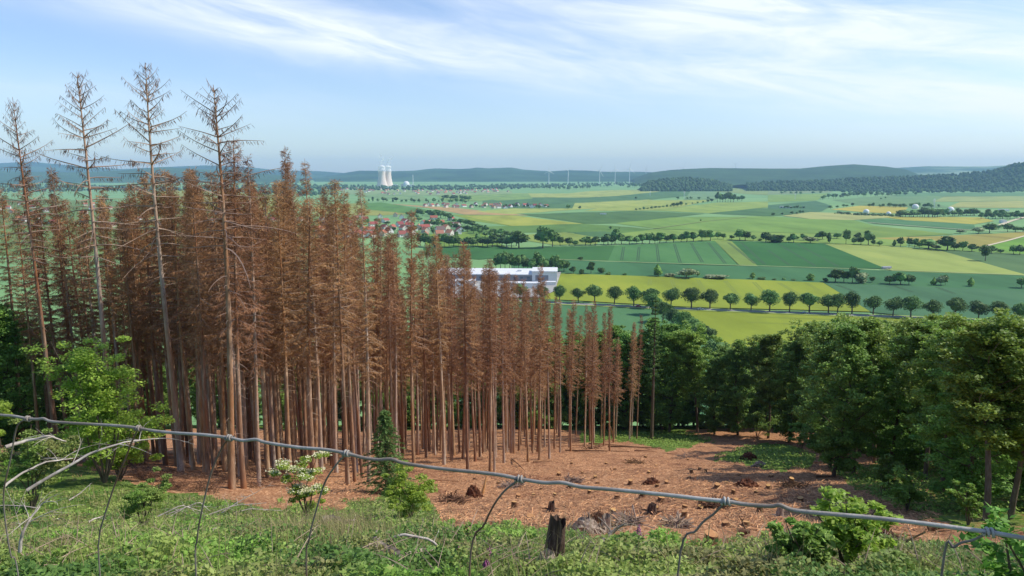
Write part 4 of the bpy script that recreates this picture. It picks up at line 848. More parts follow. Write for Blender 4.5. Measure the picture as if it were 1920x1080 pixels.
BIG = [ # base px, base row, top row, variant, width, label
 (106, 868, 183, 2, 1.05, 'tall thin dead spruce, leftmost of the four towering over the stand'),
 (212, 878, 133, 0, 1.2, 'tall bare dead spruce with drooping fringed branches, second of the four towering ones'),
 (340, 885, 120, 0, 1.2, 'tallest dead spruce, pale trunk, third of the four towering ones'),
 (434, 915, 158, 1, 1.2, 'tall dead spruce with pale flaking trunk, fourth of the four towering ones'),
 (457, 915, 255, 5, 1.0, 'dead brown spruce standing close behind the fourth towering one'),
 (486, 912, 292, 3, .8, 'slim dead spruce with a thin spire against the blue hills, right of the towering four'),
 (553, 862, 272, 4, .95, 'dead spruce with a bare cross-like tip rising above the hills, left of the cooling towers'),
 (566, 850, 300, 7, .9, 'brown dead spruce close to the one with the cross-like tip'),
 (603, 885, 297, 6, .9, 'dead spruce with a spreading bare tip, orange patches on its trunk'),
 (652, 910, 335, 8, .95, 'dead spruce in front of the hills just left of the lone green fir sapling'),
 (666, 905, 352, 4, .85, 'orange-barked dead spruce beside the fir sapling'),
 (692, 905, 352, 3, .95, 'dead spruce with bushy brown head left of the red-roofed village'),
 (622, 860, 345, 9, .85, 'slender dead spruce left of the bushy-headed one'),
 (739, 885, 420, 10, .8, 'dead spruce rising just behind the fir sapling'),
 (776, 876, 393, 11, .9, 'dead spruce whose tip crosses the red roofs'),
 (833, 872, 437, 12, .9, 'dead spruce with dense head, right of the red roofs'),
 (877, 882, 448, 5, .85, 'dead spruce with the reddish pointed head before the dark hedgerow'),
 (919, 886, 484, 8, .85, 'dead spruce standing alone at the front before the factory'),
 (927, 884, 500, 6, .7, 'thin dead spruce paired with the one before the factory'),
 (945, 868, 516, 9, .75, 'dead spruce in front of the factory windows'),
 (990, 866, 545, 10, .8, 'dead spruce in front of the factory annex'),
 (1011, 862, 497, 11, .75, 'dead spruce whose tip rises over the factory roof'),
 (1030, 860, 543, 12, .75, 'dead spruce just left of the first avenue tree'),
 (1070, 847, 558, 5, .75, 'dead spruce crossing the road, first from the clearing edge group'),
 (1096, 838, 570, 3, .7, 'short dead spruce between two others near the road'),
 (1110, 842, 562, 7, .75, 'dead spruce reaching the road below the third avenue tree'),
 (1132, 835, 585, 8, .7, 'thin dead spruce with a low head beside the clearing'),
 (1143, 846, 570, 4, .78, 'dead spruce at the right end of the brown stand'),
 (1180, 826, 602, 9, .75, 'reddish dead spruce standing apart before the green trees'),
 (1194, 824, 590, 10, .7, 'thin dead spruce behind the reddish one before the green trees'),
 (875, 845, 470, 12, .8, 'dead spruce a step behind the reddish pointed one'),
 (1050, 850, 560, 6, .75, 'dead spruce between the factory annex and the road'),
]
placed = []
for k, (bx, by, ty, vi, wd, lab) in enumerate(BIG):
    p = hit(bx, by); H = top_height(p, ty); spruce(p, H, vi, k * 1.9, wd * (H / 25) ** .5, lab, 'dead spruces at the front of the stand'); placed.append((p[0], p[1]))
EDGE = np.array([(-260, 840), (0, 850), (100, 864), (250, 872), (340, 880), (430, 905), (480, 905), (700, 898), (780, 880), (880, 872), (950, 862), (1050, 846), (1150, 834), (1205, 820)])
SIL = np.array([(-300, 330), (0, 308), (100, 300), (200, 312), (300, 315), (400, 305), (480, 335), (560, 335), (620, 372), (690, 375), (730, 425), (800, 440), (860, 455), (920, 490), (1000, 530), (1080, 572), (1150, 590), (1210, 605)])
rs = np.random.default_rng(99); fill = []; tries = 0
while len(fill) < 268 and tries < 60000:
    tries += 1; px = -170 + 1375 * rs.random() ** 1.6; Y = 47 + (26 + 54 * np.clip((px - 100) / 800, 0, 1)) * rs.random() ** .9; X = (px - 960) / F * Y * 1.03; z = float(ground(X, Y)); qx, qy = proj((X, Y, z))
    if qx > 1200 or qx < -200 or qy > np.interp(qx, EDGE[:, 0], EDGE[:, 1]) - 2: continue
    if qx > 860 and qy < 806: continue
    if any((X - a) ** 2 + (Y - b) ** 2 < (1.75 if Y < 95 else 2.3) ** 2 for a, b in placed): continue
    placed.append((X, Y)); fill.append((qx, qy, X, Y, z))
fill.sort()
rowc = {}
for k, (qx, qy, X, Y, z) in enumerate(fill):
    p = np.array([X, Y, z]); H = min(rs.uniform(20, 26) + (3.5 if qx < 620 else 0), top_height(p, np.interp(qx, SIL[:, 0], SIL[:, 1]) + rs.uniform(0, 90) * rs.random()))
    H = max(H, 11); row = 'front rows' if Y < 66 else ('middle rows' if Y < 88 else 'back rows'); rowc[row] = rowc.get(row, 0) + 1
    spruce(p, H, 3 + int(rs.integers(0, 10)), rs.uniform(0, 6), rs.uniform(.75, 1.1) * (H / 25) ** .4 * (1.22 if qx < 620 else .92), f'brown dead spruce, {ORD(rowc[row])} from left in the {row}', 'dead spruces in the stand', (rs.normal(0, .012), rs.normal(0, .012)))

# ---------------------------------------------------------------- broadleaf forest
def broadleaf_variant(seed, H=16., nleaf=15000, rx=3.4, cb=.28, leaf=.26, dense=1.0):
    r = np.random.default_rng(seed); wood_ = MB(); lf = MB()
    zs = np.linspace(0, 1, 10); T = np.stack([.5 * np.sin(zs * 2.5 + seed), .5 * np.sin(zs * 3.1 + seed * 1.7), zs * H * .93], 1); T[:, :2] -= T[0, :2]; T[0, 2] = -.6
    v, q = tubes(T, .2 * (1 - zs) ** .8 + .02, 8); wood_.add(v, q)
    nb = 34; C = []
    for k in range(nb):
        t = cb + (1 - cb) * (k + r.random()) / nb * .97; z = t * H * .93; o = np.array([np.interp(z, T[:, 2], T[:, 0]), np.interp(z, T[:, 2], T[:, 1]), z]); a = k * 2.4 + r.uniform(-.5, .5)
        q_ = (t - cb) / (1 - cb); L = rx * (1 - .9 * (q_ - .42) ** 2 / .34) * r.uniform(.55, 1.15); el = .25 + .7 * q_ + r.normal(0, .15)
        ss = np.linspace(0, 1, 5)[:, None]; d = np.array([cos(a) * cos(el), sin(a) * cos(el), sin(el)]); P = o + d * L * ss + np.array([0, 0, .25]) * L * ss ** 2 + .06 * L * np.sin(ss * 5 + k) * np.array([-sin(a), cos(a), 0])
        v, q = tubes(P, .07 * (1 - .85 * ss[:, 0]) * (1.2 - q_ * .7), 4); wood_.add(v, q)
        for j in range(8): C.append(P[1 + j % 4] + rand_dirs(r, 1)[0] * L * .34)
        C.append(P[-1])
    C = np.array(C); n = len(C); per = int(nleaf / n); s = r.uniform(.3, .8, n)
    D_ = rand_dirs(r, n * per) * r.random((n * per, 1)) ** .5
    # each clump is a flattened pad of leaves: layered sprays with gaps between
    Pp = np.repeat(C, per, 0) + D_ * np.repeat(s, per)[:, None] * np.array([1.15, 1.15, .62]); v, f = leaves(r, Pp, leaf, .6, .7); lf.add(v, f)
    return wood_, lf
BLV = []
for i, (nl, rx, cb, lf) in enumerate([(26000, 3.6, .26, .24), (30000, 3.6, .07, .25), (30000, 4.2, .34, .26), (30000, 3.4, .05, .25), (28000, 3.9, .4, .24), (30000, 3.9, .08, .26)]):
    w, l = broadleaf_variant(300 + i, 16, nl, rx, cb, lf); BLV.append((w.mesh('trunk', M['bark'], True), l.mesh('crown', M['leaf_forest'] if i % 2 == 0 else M['leaf_dark'])))
def broadleaf(p, H, vi, rz, wid, label, group, lean=(0, 0), name='broadleaf_tree'):
    e = empty(name, p, rz, (wid, wid, H / 16)); e.rotation_euler = (lean[0], lean[1], rz); t, c = BLV[vi]; link('trunk', t, e); link('crown', c, e); tag(e, label, 'tree', group); return e
TS = np.array([(-300, 620), (600, 640), (1050, 606), (1150, 596), (1210, 592), (1250, 598), (1300, 612), (1345, 645), (1380, 620), (1440, 618), (1500, 606), (1560, 590), (1625, 586), (1680, 606), (1720, 594), (1760, 582), (1850, 590), (1925, 604), (2400, 560)])
front = [(1562, 892, 1, 600), (1600, 890, 0, 590), (1640, 868, 2, 620), (1664, 888, 3, 640), (1700, 885, 1, 640), (1768, 930, 4, 600), (1786, 926, 0, 600), (1808, 952, 3, 650), (1849, 976, 4, 612), (1893, 972, 2, 608), (1921, 952, 1, 590), (1520, 832, 0, 600), (1480, 828, 3, 625), (1384, 816, 1, 632), (1308, 812, 4, 612), (1440, 822, 2, 628), (1340, 815, 3, 660), (1255, 810, 5, 600), (1225, 806, 1, 590)]
FL = {8: 'leaning grey-trunked broadleaf tree at the front of the right wood', 9: 'broadleaf tree with the forked bare lower limbs near the right edge', 0: 'ivy-clad straight tree where the path enters the wood'}
bpl = []
for k, (bx, by, vi, ty) in enumerate(front):
    p = hit(bx, by); H = min(23, max(8, top_height(p, ty))); bpl.append((p[0], p[1]))
    broadleaf(p, H, vi, k * 1.3, max(.6, H / 16) * 1.0, FL.get(k, f'green tree on the wood edge facing the clearing, {ORD(sum(1 for f in front if f[0] <= bx))} from left'), 'broadleaf trees at the wood edge', (0, -.16 if k == 8 else 0) if k == 8 else (0, 0))
fb = []; tries = 0; rb = np.random.default_rng(5)
WEDGE = np.array([(700, 806), (1250, 810), (1500, 828), (1560, 884), (1700, 900), (1800, 940), (1850, 965), (1990, 975), (2600, 1000)])
while len(fb) < 135 and tries < 40000:
    tries += 1; Y = 30 + 122 * rb.random(); px = rb.uniform(1200, 2350); X = (px - 960) / F * Y * 1.03; z = float(ground(X, Y)); qx, qy = proj((X, Y, z))
    if qy > np.interp(qx, WEDGE[:, 0], WEDGE[:, 1]) - 3 or qx > 2250: continue
    if qx < 1500 and Y < 128: continue
    if any((X - a) ** 2 + (Y - b) ** 2 < (3.1 if Y < 60 else 4.3) ** 2 for a, b in bpl): continue
    bpl.append((X, Y)); fb.append((qx, qy, X, Y, z))
for k in range(58):      # the belt behind the dead stand
    px = -60 + 1330 * (k + .5) / 58 + rb.uniform(-10, 10); Y = rb.uniform(131, 152); X = (px - 960) / F * Y * 1.03; z = float(ground(X, Y)); fb.append((*proj((X, Y, z)), X, Y, z))
fb.sort()
for k, (qx, qy, X, Y, z) in enumerate(fb):
    p = np.array([X, Y, z]); H = min(rb.uniform(16, 23), top_height(p, np.interp(qx, TS[:, 0], TS[:, 1]) + abs(rb.normal(0, 22)))); H = max(H, 8)
    where = 'behind the dead spruces' if qx < 1205 else ('behind the clearing' if qx < 1540 else 'inside the right wood')
    rowc[where] = rowc.get(where, 0) + 1
    broadleaf(p, H, int(rb.integers(0, 6)) if qx > 1500 else int(rb.integers(0, 3)) * 2 + 1, rb.uniform(0, 6), max(.62, H / 16) * rb.uniform(.9, 1.15), f'leafy green tree, {ORD(rowc[where])} from left {where}', 'broadleaf trees ' + where)
for k, (px, Y, ty) in enumerate([(5, 72, 560), (45, 76, 590), (-60, 70, 540), (92, 80, 610), (150, 84, 640), (-110, 66, 540)]):
    X = (px - 960) / F * Y * 1.03; p = np.array([X, Y, float(ground(X, Y))]); broadleaf(p, min(20, top_height(p, ty)), [1, 3, 5, 1, 3, 5][k], k, 1.0, f'dark green tree showing between the trunks at the far left, {ORD([2, 3, 1, 4, 5, 0][k] + 1)} from the left', 'dark green trees at the far left')
r_ = np.random.default_rng(77); UM = []
def low_bush(seed):
    r = np.random.default_rng(seed); wd = MB(); lf = MB()
    for k in range(7):
        a = k * .9; P = np.array([(0, 0, -.1), (cos(a) * .5, sin(a) * .5, .9), (cos(a) * 1.1, sin(a) * 1.1, 1.7)]); v, q = tubes(P, [.05, .03, .01], 4); wd.add(v, q)
    C = rand_dirs(r, 26) * np.array([1.3, 1.3, .9]) * r.random((26, 1)) ** .4 + np.array([0, 0, 1.25]); Pp = np.repeat(C, 150, 0) + rand_dirs(r, 3900) * r.random((3900, 1)) ** .5 * np.array([.5, .5, .3]); v, f = leaves(r, Pp, .2, .6, .7); lf.add(v, f)
    return wd.mesh('stems', M['bark']), lf.mesh('foliage', M['leaf_dark'] if seed % 2 else M['leaf_forest'])
UM = [low_bush(610 + i) for i in range(3)]; ub = []
for k in range(40):
    px = 640 + 880 * (k + .5) / 40 + r_.uniform(-9, 9); Y = r_.uniform(131, 140); X = (px - 960) / F * Y * 1.03; ub.append((px, X, Y, 'behind the clearing and stand'))
t_ = 0
while len(ub) < 78 and t_ < 4000:
    t_ += 1; Y = r_.uniform(34, 110); px = r_.uniform(1500, 2000); X = (px - 960) / F * Y * 1.03; qx, qy = proj((X, Y, float(ground(X, Y))))
    if qy < np.interp(qx, WEDGE[:, 0], WEDGE[:, 1]) - 22 and qx > 1530: ub.append((qx, X, Y, 'under the right wood'))
ub.sort(); uc = {}
for k, (px, X, Y, wh) in enumerate(ub):
    uc[wh] = uc.get(wh, 0) + 1; sc = r_.uniform(.7, 1.3) * (1.25 if Y > 125 else .7); e = empty('understory_bush', (X, Y, float(ground(X, Y))), k * 1.7, sc); link('stems', UM[k % 3][0], e); link('foliage', UM[k % 3][1], e)
    tag(e, f'leafy dark bush, {ORD(uc[wh])} from left {wh}', 'bush', 'understory bushes')
# spruce with a still green top
def fir_mesh(seed, H, rad, n, w, m_name, sag=.15, cb=.05):
    r = np.random.default_rng(seed); wd = MB(); nd = MB(); v, q = tubes(np.array([(0, 0, -.3), (0, 0, H * .5), (0, 0, H)]), [H * .012 + .02, H * .008 + .01, .008], 6); wd.add(v, q); B = []
    z = H * cb
    while z < H * .98:
        k = r.integers(4, 7); a0 = r.random() * 6
        for j in range(k):
            L = rad * (1 - (z / H - cb) / (1 - cb)) ** .8 * r.uniform(.6, 1.1) + .05; a = a0 + j * 2 * pi / k; ss = np.linspace(0, 1, 4); B.append(np.stack([np.cos(a) * L * ss, np.sin(a) * L * ss, z + L * (.25 * ss - sag * ss ** 2)], 1))
        z += H * .028 * r.uniform(.8, 1.3)
    B = np.array(B); v, q = tubes(B, np.full(B.shape[:2], .012) * np.array([1.2, 1, .7, .4]), 3); wd.add(v, q)
    idx = r.integers(0, len(B), n); i0 = r.integers(0, 3, n); fr = r.random((n, 1)); C = B[idx, i0] * (1 - fr) + B[idx, i0 + 1] * fr; dr = nrm(B[idx, i0 + 1] - B[idx, i0]); sd = nrm(np.cross(dr, [0, 0, 1.])) * np.where(r.random(n) < .5, -1, 1)[:, None]
    D_ = nrm(dr * .8 + sd * r.uniform(.2, 1, (n, 1)) + np.array([0, 0, 1.]) * r.uniform(-.5, .5, (n, 1))); L = w * 4 * r.uniform(.5, 1.3, (n, 1)); s2 = nrm(np.cross(D_, rand_dirs(r, n)))
    V = np.stack([C, C + D_ * L * .5 + s2 * w * .5, C + D_ * L, C + D_ * L * .5 - s2 * w * .5], 1).reshape(-1, 3); nd.add(V, np.arange(4 * n).reshape(-1, 4)); return wd, nd
p = hit(1222, 824); H = top_height(p, 552); e = empty('half_green_spruce', p); w, n_ = fir_mesh(71, H, 1.5, 9000, .07, '', .2, .45); w.build('trunk', M['bark'], e)
x = n_.build('crown', M['fir'], e); 
tag(e, 'half-green spruce with bare lower trunk, rightmost conifer by the clearing', 'tree')

# ---------------------------------------------------------------- near shrubs and young trees
def shrub_mesh(seed, n, rx, H, leaf, m_, stems=6, pads=26, up=.7, blossoms=0, padr=.36):
    r = np.random.default_rng(seed); wd = MB(); lf = MB(); C = []
    for k in range(stems):
        a = r.random() * 7; tip = np.array([cos(a) * rx * r.uniform(.2, .8), sin(a) * rx * r.uniform(.2, .8), H * r.uniform(.6, .98)]); ss = np.linspace(0, 1, 6)[:, None]
        P = tip * ss * np.array([1, 1, 1]) + np.array([0, 0, .15 * H]) * (ss - ss ** 2) * 2 + np.array([sin(k), cos(k), 0]) * .06 * H * np.sin(ss * 5); P[0, 2] = -.1
        v, q = tubes(P, (.012 + .006 * H) * (1 - .8 * ss[:, 0]), 5); wd.add(v, q)
        for j in range(max(1, int(pads * 1.6) // stems)):
            s = r.uniform(.3, 1); b = np.array([np.interp(s, ss[:, 0], P[:, i]) for i in range(3)]); C.append(b + rand_dirs(r, 1)[0] * np.array([rx, rx, H * .35]) * .38)
    C = np.array(C); C[:, 2] = np.maximum(C[:, 2], .08 * H); per = n // len(C); s = r.uniform(.16, .34, len(C)) * (rx + H * .4) * padr
    Pp = np.repeat(C, per, 0) + rand_dirs(r, len(C) * per) * r.random((len(C) * per, 1)) ** .5 * np.repeat(s, per)[:, None] * np.array([1.1, 1.1, .5])
    v, f = leaves(r, Pp, leaf, up, .55); lf.add(v, f)
    fl = MB()
    if blossoms:
        idx = r.integers(0, len(Pp), blossoms); B = Pp[idx]; B = B[np.argsort(-(B[:, 2]))][:int(blossoms * .75)]
        for c in B:
            c = c + np.array([0, 0, leaf * .6]); m2 = 26; Q = c + rand_dirs(r, m2) * np.array([.15, .15, .05]) * r.uniform(.6, 1.3); v, f = leaves(r, Q, .05, 1.2, .9); fl.add(v, f)
    return wd, lf, fl
def shrub(px, py, ty, w_px, seed, n, leaf, m_, label, cat='shrub', name='shrub', stems=6, pads=26, blossoms=0, group=None, bark=None):
    p = hit(px, py); H = top_height(p, ty); rx = w_px / 2 * p[1] / F; wd, lf, fl = shrub_mesh(seed, n, rx, H, leaf, m_, stems, pads, .7, blossoms); e = empty(name, p)
    wd.build('stems', bark or M['bark'], e); lf.build('foliage', m_, e)
    if blossoms: fl.build('blossoms', M['blossom'], e)
    tag(e, label, cat, group); return e
shrub(196, 905, 622, 180, 1, 17000, .17, M['leaf_bright'], 'bright yellow-green young tree in front of the left spruces, behind the wire', 'tree', 'young_maple_tree', 9, 90)
shrub(225, 900, 742, 240, 2, 16000, .16, M['leaf_bright'], 'broad low yellow-green bush at the foot of the bright young tree', stems=9, pads=60)
shrub(-20, 900, 725, 110, 3, 4000, .17, M['leaf_bright'], 'sprig of bright leaves entering from the left edge', stems=5, pads=14)
shrub(60, 960, 800, 170, 4, 12000, .11, M['leaf_mid'], 'green bramble thicket at the left edge under the fallen branches', stems=8, pads=40)
shrub(575, 968, 845, 120, 5, 6500, .1, M['leaf_bright'], 'cream-flowered shrub in front of the spruce trunks', name='flowering_shrub', stems=7, pads=30, blossoms=170)
shrub(268, 1000, 888, 130, 6, 9000, .06, M['leaf_mid'], 'dark small-leaved bush below the tallest spruce', stems=8, pads=30)
shrub(770, 975, 880, 150, 7, 9000, .09, M['leaf_bright'], 'yellow-green bush right of the fir sapling', stems=8, pads=36)
shrub(1585, 1075, 905, 180, 8, 4600, .085, M['leaf_bright'], 'tall sapling bush with yellow-green leaves below the wire at the right', stems=9, pads=60)
shrub(1500, 1085, 965, 150, 9, 4500, .08, M['leaf_mid'], 'low green bush left of the tall sapling bush', stems=8, pads=40)
shrub(1700, 960, 885, 110, 10, 7000, .14, M['leaf_forest'], 'shaded shrub in front of the right wood', stems=8, pads=30)
shrub(1420, 820, 765, 90, 12, 6000, .2, M['leaf_dark'], 'rounded shrub at the wood edge beside the path', stems=8, pads=30)
shrub(1655, 925, 850, 60, 14, 4500, .14, M['leaf_forest'], 'small shrub among the trunks of the right wood', stems=6, pads=22)
shrub(1815, 985, 905, 70, 15, 4500, .12, M['leaf_forest'], 'green shrub left of the leaning grey trunk', stems=6, pads=22)
shrub(1500, 845, 790, 70, 13, 4500, .18, M['leaf_dark'], 'dark shrub behind the green patch by the path', stems=6, pads=24)
# glossy foliage close to the camera at the lower right corner
e = empty('bramble_bush', np.array([3.75, 4.9, float(ground(3.75, 4.9))])); wd, lf, _ = shrub_mesh(21, 2600, .6, .95, .07, None, 9, 50, .6); wd.build('stems', M['bark'], e); lf.build('foliage', M['leaf_glossy'], e)
tag(e, 'glossy dark green bush close by in the lower right corner', 'bush')
p = hit(725, 925); H = top_height(p, 765); e = empty('fir_sapling', p); w, n_ = fir_mesh(72, H, 1.9, 17000, .04, '', .35, .02); w.build('trunk', M['bark'], e); n_.build('crown', M['fir'], e); tag(e, 'young green fir standing alone before the spruce trunks', 'tree')

# ---------------------------------------------------------------- stumps, logs, root plates
def stump_mesh(seed, R=.22, H=.35):
    r = np.random.default_rng(seed); n = 14; an = np.arange(n) * 2 * pi / n; mb = MB(); prof = [(1.45, -.15), (1.22, .03), (1.05, .12), (1.0, H)]
    fl = 1 + .28 * np.maximum(0, np.sin(an * 3 + seed)) ; V = []
    for rr, z in prof:
        k = 1 + (fl - 1) * (1.2 if z < .1 else .25); V.append(np.stack([R * rr * k * np.cos(an), R * rr * k * np.sin(an), np.full(n, z) + (.03 * np.cos(an + seed) if z == H else 0)], 1))
    V = np.concatenate(V); j = np.arange(3)[:, None] * n; k = np.arange(n)[None]; k2 = (k + 1) % n; mb.add(V, np.stack([j + k, j + k2, j + n + k2, j + n + k], -1).reshape(-1, 4), 0)
    top = MB(); T = V[-n:] * np.array([.97, .97, 1]) + np.array([0, 0, .012]); top.add(np.concatenate([T, V[-n:] * np.array([.97, .97, 1]) - np.array([0, 0, .05])]), [list(range(n))]); top.add(np.concatenate([T, T - np.array([0, 0, .05])]), np.stack([k[0], n + k[0], n + k2[0], k2[0]], -1)); return mb, top
SM = []
for i in range(5):
    a, b = stump_mesh(i, [.14, .165, .125, .18, .15][i], [.2, .28, .14, .24, .36][i]); SM.append((a.mesh('bark', M['stumpbark'], True), b.mesh('sawn_top', M['cut'])))
ST = [(1157, 932), (1070, 912), (1362, 905), (1375, 925), (1398, 985), (1424, 959), (1418, 923), (1312, 880), (1385, 890), (1296, 886), (1240, 938), (1250, 905), (1232, 911), (1180, 918), (1182, 907), (1142, 916), (1116, 895), (1092, 885), (1072, 868), (1153, 880), (1137, 869), (1015, 915), (972, 932), (1000, 928), (964, 950), (994, 973), (1150, 965), (1284, 953), (1283, 968), (1314, 954), (1315, 941), (1271, 1011), (1333, 1018), (1284, 982), (1360, 985), (1322, 912), (1456, 985), (1440, 914), (1446, 893), (1480, 893), (1484, 904), (1217, 885), (1292, 895), (1323, 883), (1230, 958), (1345, 912), (1500, 940), (1530, 955), (1048, 890), (935, 905), (890, 896), (1105, 925), (1205, 930), (1230, 872), (1120, 905), (1380, 940), (1290, 860), (1180, 862), (1210, 856), (1040, 930)]
ST.sort()
for k, (px, py) in enumerate(ST):
    p = hit(px, py + 2); b, t = SM[(k * 7) % 5]; s = .62 + .34 * ((k * 13) % 7) / 7; e = empty('tree_stump', p, k * 1.1, s); link('bark', b, e); link('sawn_top', t, e)
    row = 'upper' if py < 900 else ('middle' if py < 935 else 'lower'); rowc['s' + row] = rowc.get('s' + row, 0) + 1
    tag(e, f'sawn spruce stump in the {row} part of the clearing, {ORD(rowc["s" + row])} from the left there', 'stump', 'sawn stumps in the clearing')
def branchy(pts, r0_, m_, name, label, cat, twigs=0, seed=0, parent=None, depth=None, sub=3, twl=.5):
    P = np.array(pts, float); t = np.linspace(0, len(P) - 1, len(P) * 4); P = np.stack([np.interp(t, np.arange(len(P)), P[:, k]) for k in range(3)], 1)
    r = np.random.default_rng(seed); P += np.cumsum(r.normal(0, .006, P.shape), 0) * np.array([1, 1, .6]); n = len(P); mb = MB()
    capped(mb, P, np.linspace(r0_, r0_ * .3, n), 7)
    for k in range(twigs):
        i = r.integers(n // 5, n); L = twl * r.uniform(.5, 1.4); d = nrm(np.array([r.normal(), r.normal() * .5, r.uniform(-.2, .8)])); ss = np.linspace(0, 1, 6)[:, None]
        Q = P[i] + d * L * ss + np.array([r.normal() * .2, 0, -.25]) * L * ss ** 2; v, q = tubes(Q, r0_ * .3 * (1 - .8 * ss[:, 0]), 4); mb.add(v, q)
        for z_ in range(2):
            j = r.integers(1, 5); d2 = nrm(d + rand_dirs(r, 1)[0] * .7); v, q = tubes(Q[j] + d2 * L * .5 * ss[::2], r0_ * .14 * (1 - .7 * ss[::2, 0]), 3); mb.add(v, q)
    o = mb.build(name, m_, smooth=True); return tag(o, label, cat)
def pd(px, py, dz=0.0, dy=0.0):
    p = hit(px, py); k = 1 + dy / p[1]; return np.array([p[0], p[1], p[2] + dz])
def up(px, py, Y): return at_depth(px, py, Y)
Y0 = hit(50, 925)[1]
branchy([up(50, 920, 9.6), up(120, 880, 9.8), up(180, 848, 10), up(240, 828, 10.2), up(300, 822, 10.5)], .024, M['birch'], 'fallen_birch_branch', 'long white fallen birch branch slanting up to the right at the left edge', 'branch', 9, 1, twl=.5)
branchy([up(8, 912, 9.4), up(45, 887, 9.6), up(90, 868, 9.8), up(140, 862, 10.2)], .019, M['birch'], 'fallen_birch_branch', 'shorter curved white branch left of the long slanting one', 'branch', 5, 2, twl=.4)
branchy([up(10, 838, 9.8), up(50, 824, 10), up(90, 817, 10), up(125, 828, 10.2)], .028, M['birch'], 'fallen_birch_branch', 'thin white branch just under the wire at the left edge', 'branch', 4, 3, twl=.35)
branchy([up(38, 1035, 8.2), up(42, 1000, 8.2), up(60, 965, 8.3), up(80, 940, 8.4)], .022, M['birch'], 'dead_sapling', 'upright forked grey dead sapling at the lower left', 'branch', 8, 4, twl=.6)
for k, (a, b, c, lab) in enumerate([((312, 970), (375, 945), (395, 960), 'white fallen branch arching above the grass below the tallest spruce'), ((280, 980), (340, 952), (378, 962), 'white fallen branch just left of the arching one'), ((410, 970), (448, 945), (482, 925), 'pale branch reaching up in front of the fourth towering spruce'), ((430, 968), (470, 958), (530, 960), 'white branch lying flat left of the flowering shrub'), ((385, 972), (440, 952), (500, 945), 'long pale branch in the middle of the branch pile'), ((318, 974), (352, 953), (372, 968), 'small bent white branch at the left of the branch pile'), ((98, 980), (115, 977), (130, 980), 'short white birch log in the grass'), ((165, 985), (178, 978), (194, 970), 'short white birch stick right of the birch log'), ((130, 942), (150, 930), (172, 908), 'pale stick standing up from the grass near the birch branches')]):
    pa, pb, pc = hit(*a), hit(*b), hit(*c); pa[2] += .1; Yb = (pa[1] + pb[1]) / 2
    branchy([pa, up(b[0], b[1], pa[1] + .4) + np.array([0, 0, .1]), up(c[0], c[1], pa[1] + .7) + np.array([0, 0, .05])], .03 if k < 6 else .045, M['birch'], 'fallen_branch', lab, 'branch', 5 if k < 6 else 1, 20 + k, twl=.55)
# charred snag
def snag(px, py, ty, R, m_, label, seed, split=True, name='broken_snag'):
    p = hit(px, py); H = top_height(p, ty); e = empty(name, p); r = np.random.default_rng(seed); n = 16; an = np.arange(n) * 2 * pi / n; V = []; zs = [-.2, .05, .3, .6, .85, 1.0]
    for k, z in enumerate(zs):
        rr = R * (1.5 if z < 0 else 1.35 - .4 * z) * (1 + .18 * np.sin(an * 3 + seed + z * 2) + .1 * r.random(n)); zz = np.full(n, z * H) + (H * .22 * r.uniform(-1, .6, n) * (np.abs(np.sin(an * 1.5 + seed)) if split else 1) if k >= 4 else 0); V.append(np.stack([rr * np.cos(an) + .12 * z * H, rr * np.sin(an), zz], 1))
    rr = R * .45; V.append(np.stack([rr * np.cos(an), rr * np.sin(an), np.full(n, H * .55)], 1)); V = np.concatenate(V); m_n = 7
    j = np.arange(m_n - 1)[:, None] * n; k = np.arange(n)[None]; k2 = (k + 1) % n; mb = MB().add(V, np.stack([j + k, j + k2, j + n + k2, j + n + k], -1).reshape(-1, 4)); mb.add(V, [list(range(6 * n, 7 * n))]); mb.build('trunk', m_, e)
    rt = MB()
    for q in range(5):
        a = q * 1.3 + seed; P = np.array([(0, 0, .15 * H), (cos(a) * R * 2.0, sin(a) * R * 2.0, .05 + .08 * H), (cos(a) * R * 3.6, sin(a) * R * 3.4, .02)]); v, qq = tubes(P, [R * .35, R * .22, R * .06], 6); rt.add(v, qq)
    rt.build('roots', m_, e); tag(e, label, 'stump'); return e
snag(1035, 1072, 972, .095, M['darkwood'], 'tall split charred stump standing in the foreground grass', 3)
snag(1021, 1076, 1036, .08, M['greywood'], 'small grey splinter stump leaning against the tall charred one', 5)
snag(1133, 998, 966, .12, M['greywood'], 'upright grey stump to the right of the shredded white one', 8)
snag(1033, 958, 941, .13, M['darkwood'], 'short dark stump upper left of the shredded white one', 9)
snag(1222, 962, 944, .16, M['darkwood'], 'dark upright stump in the middle of the lower clearing', 10)
snag(1461, 973, 950, .12, M['greywood'], 'thin grey stump just under the wire at the right', 11)
snag(618, 992, 972, .26, M['greywood'], 'broad bleached stump behind the wire, left of centre', 12)
snag(705, 1062, 1036, .3, M['greywood'], 'slanting grey stump sinking in the foreground grass', 13)
snag(372, 1022, 1008, .2, M['greywood'], 'flat bleached stump in the grass at the lower left', 14)
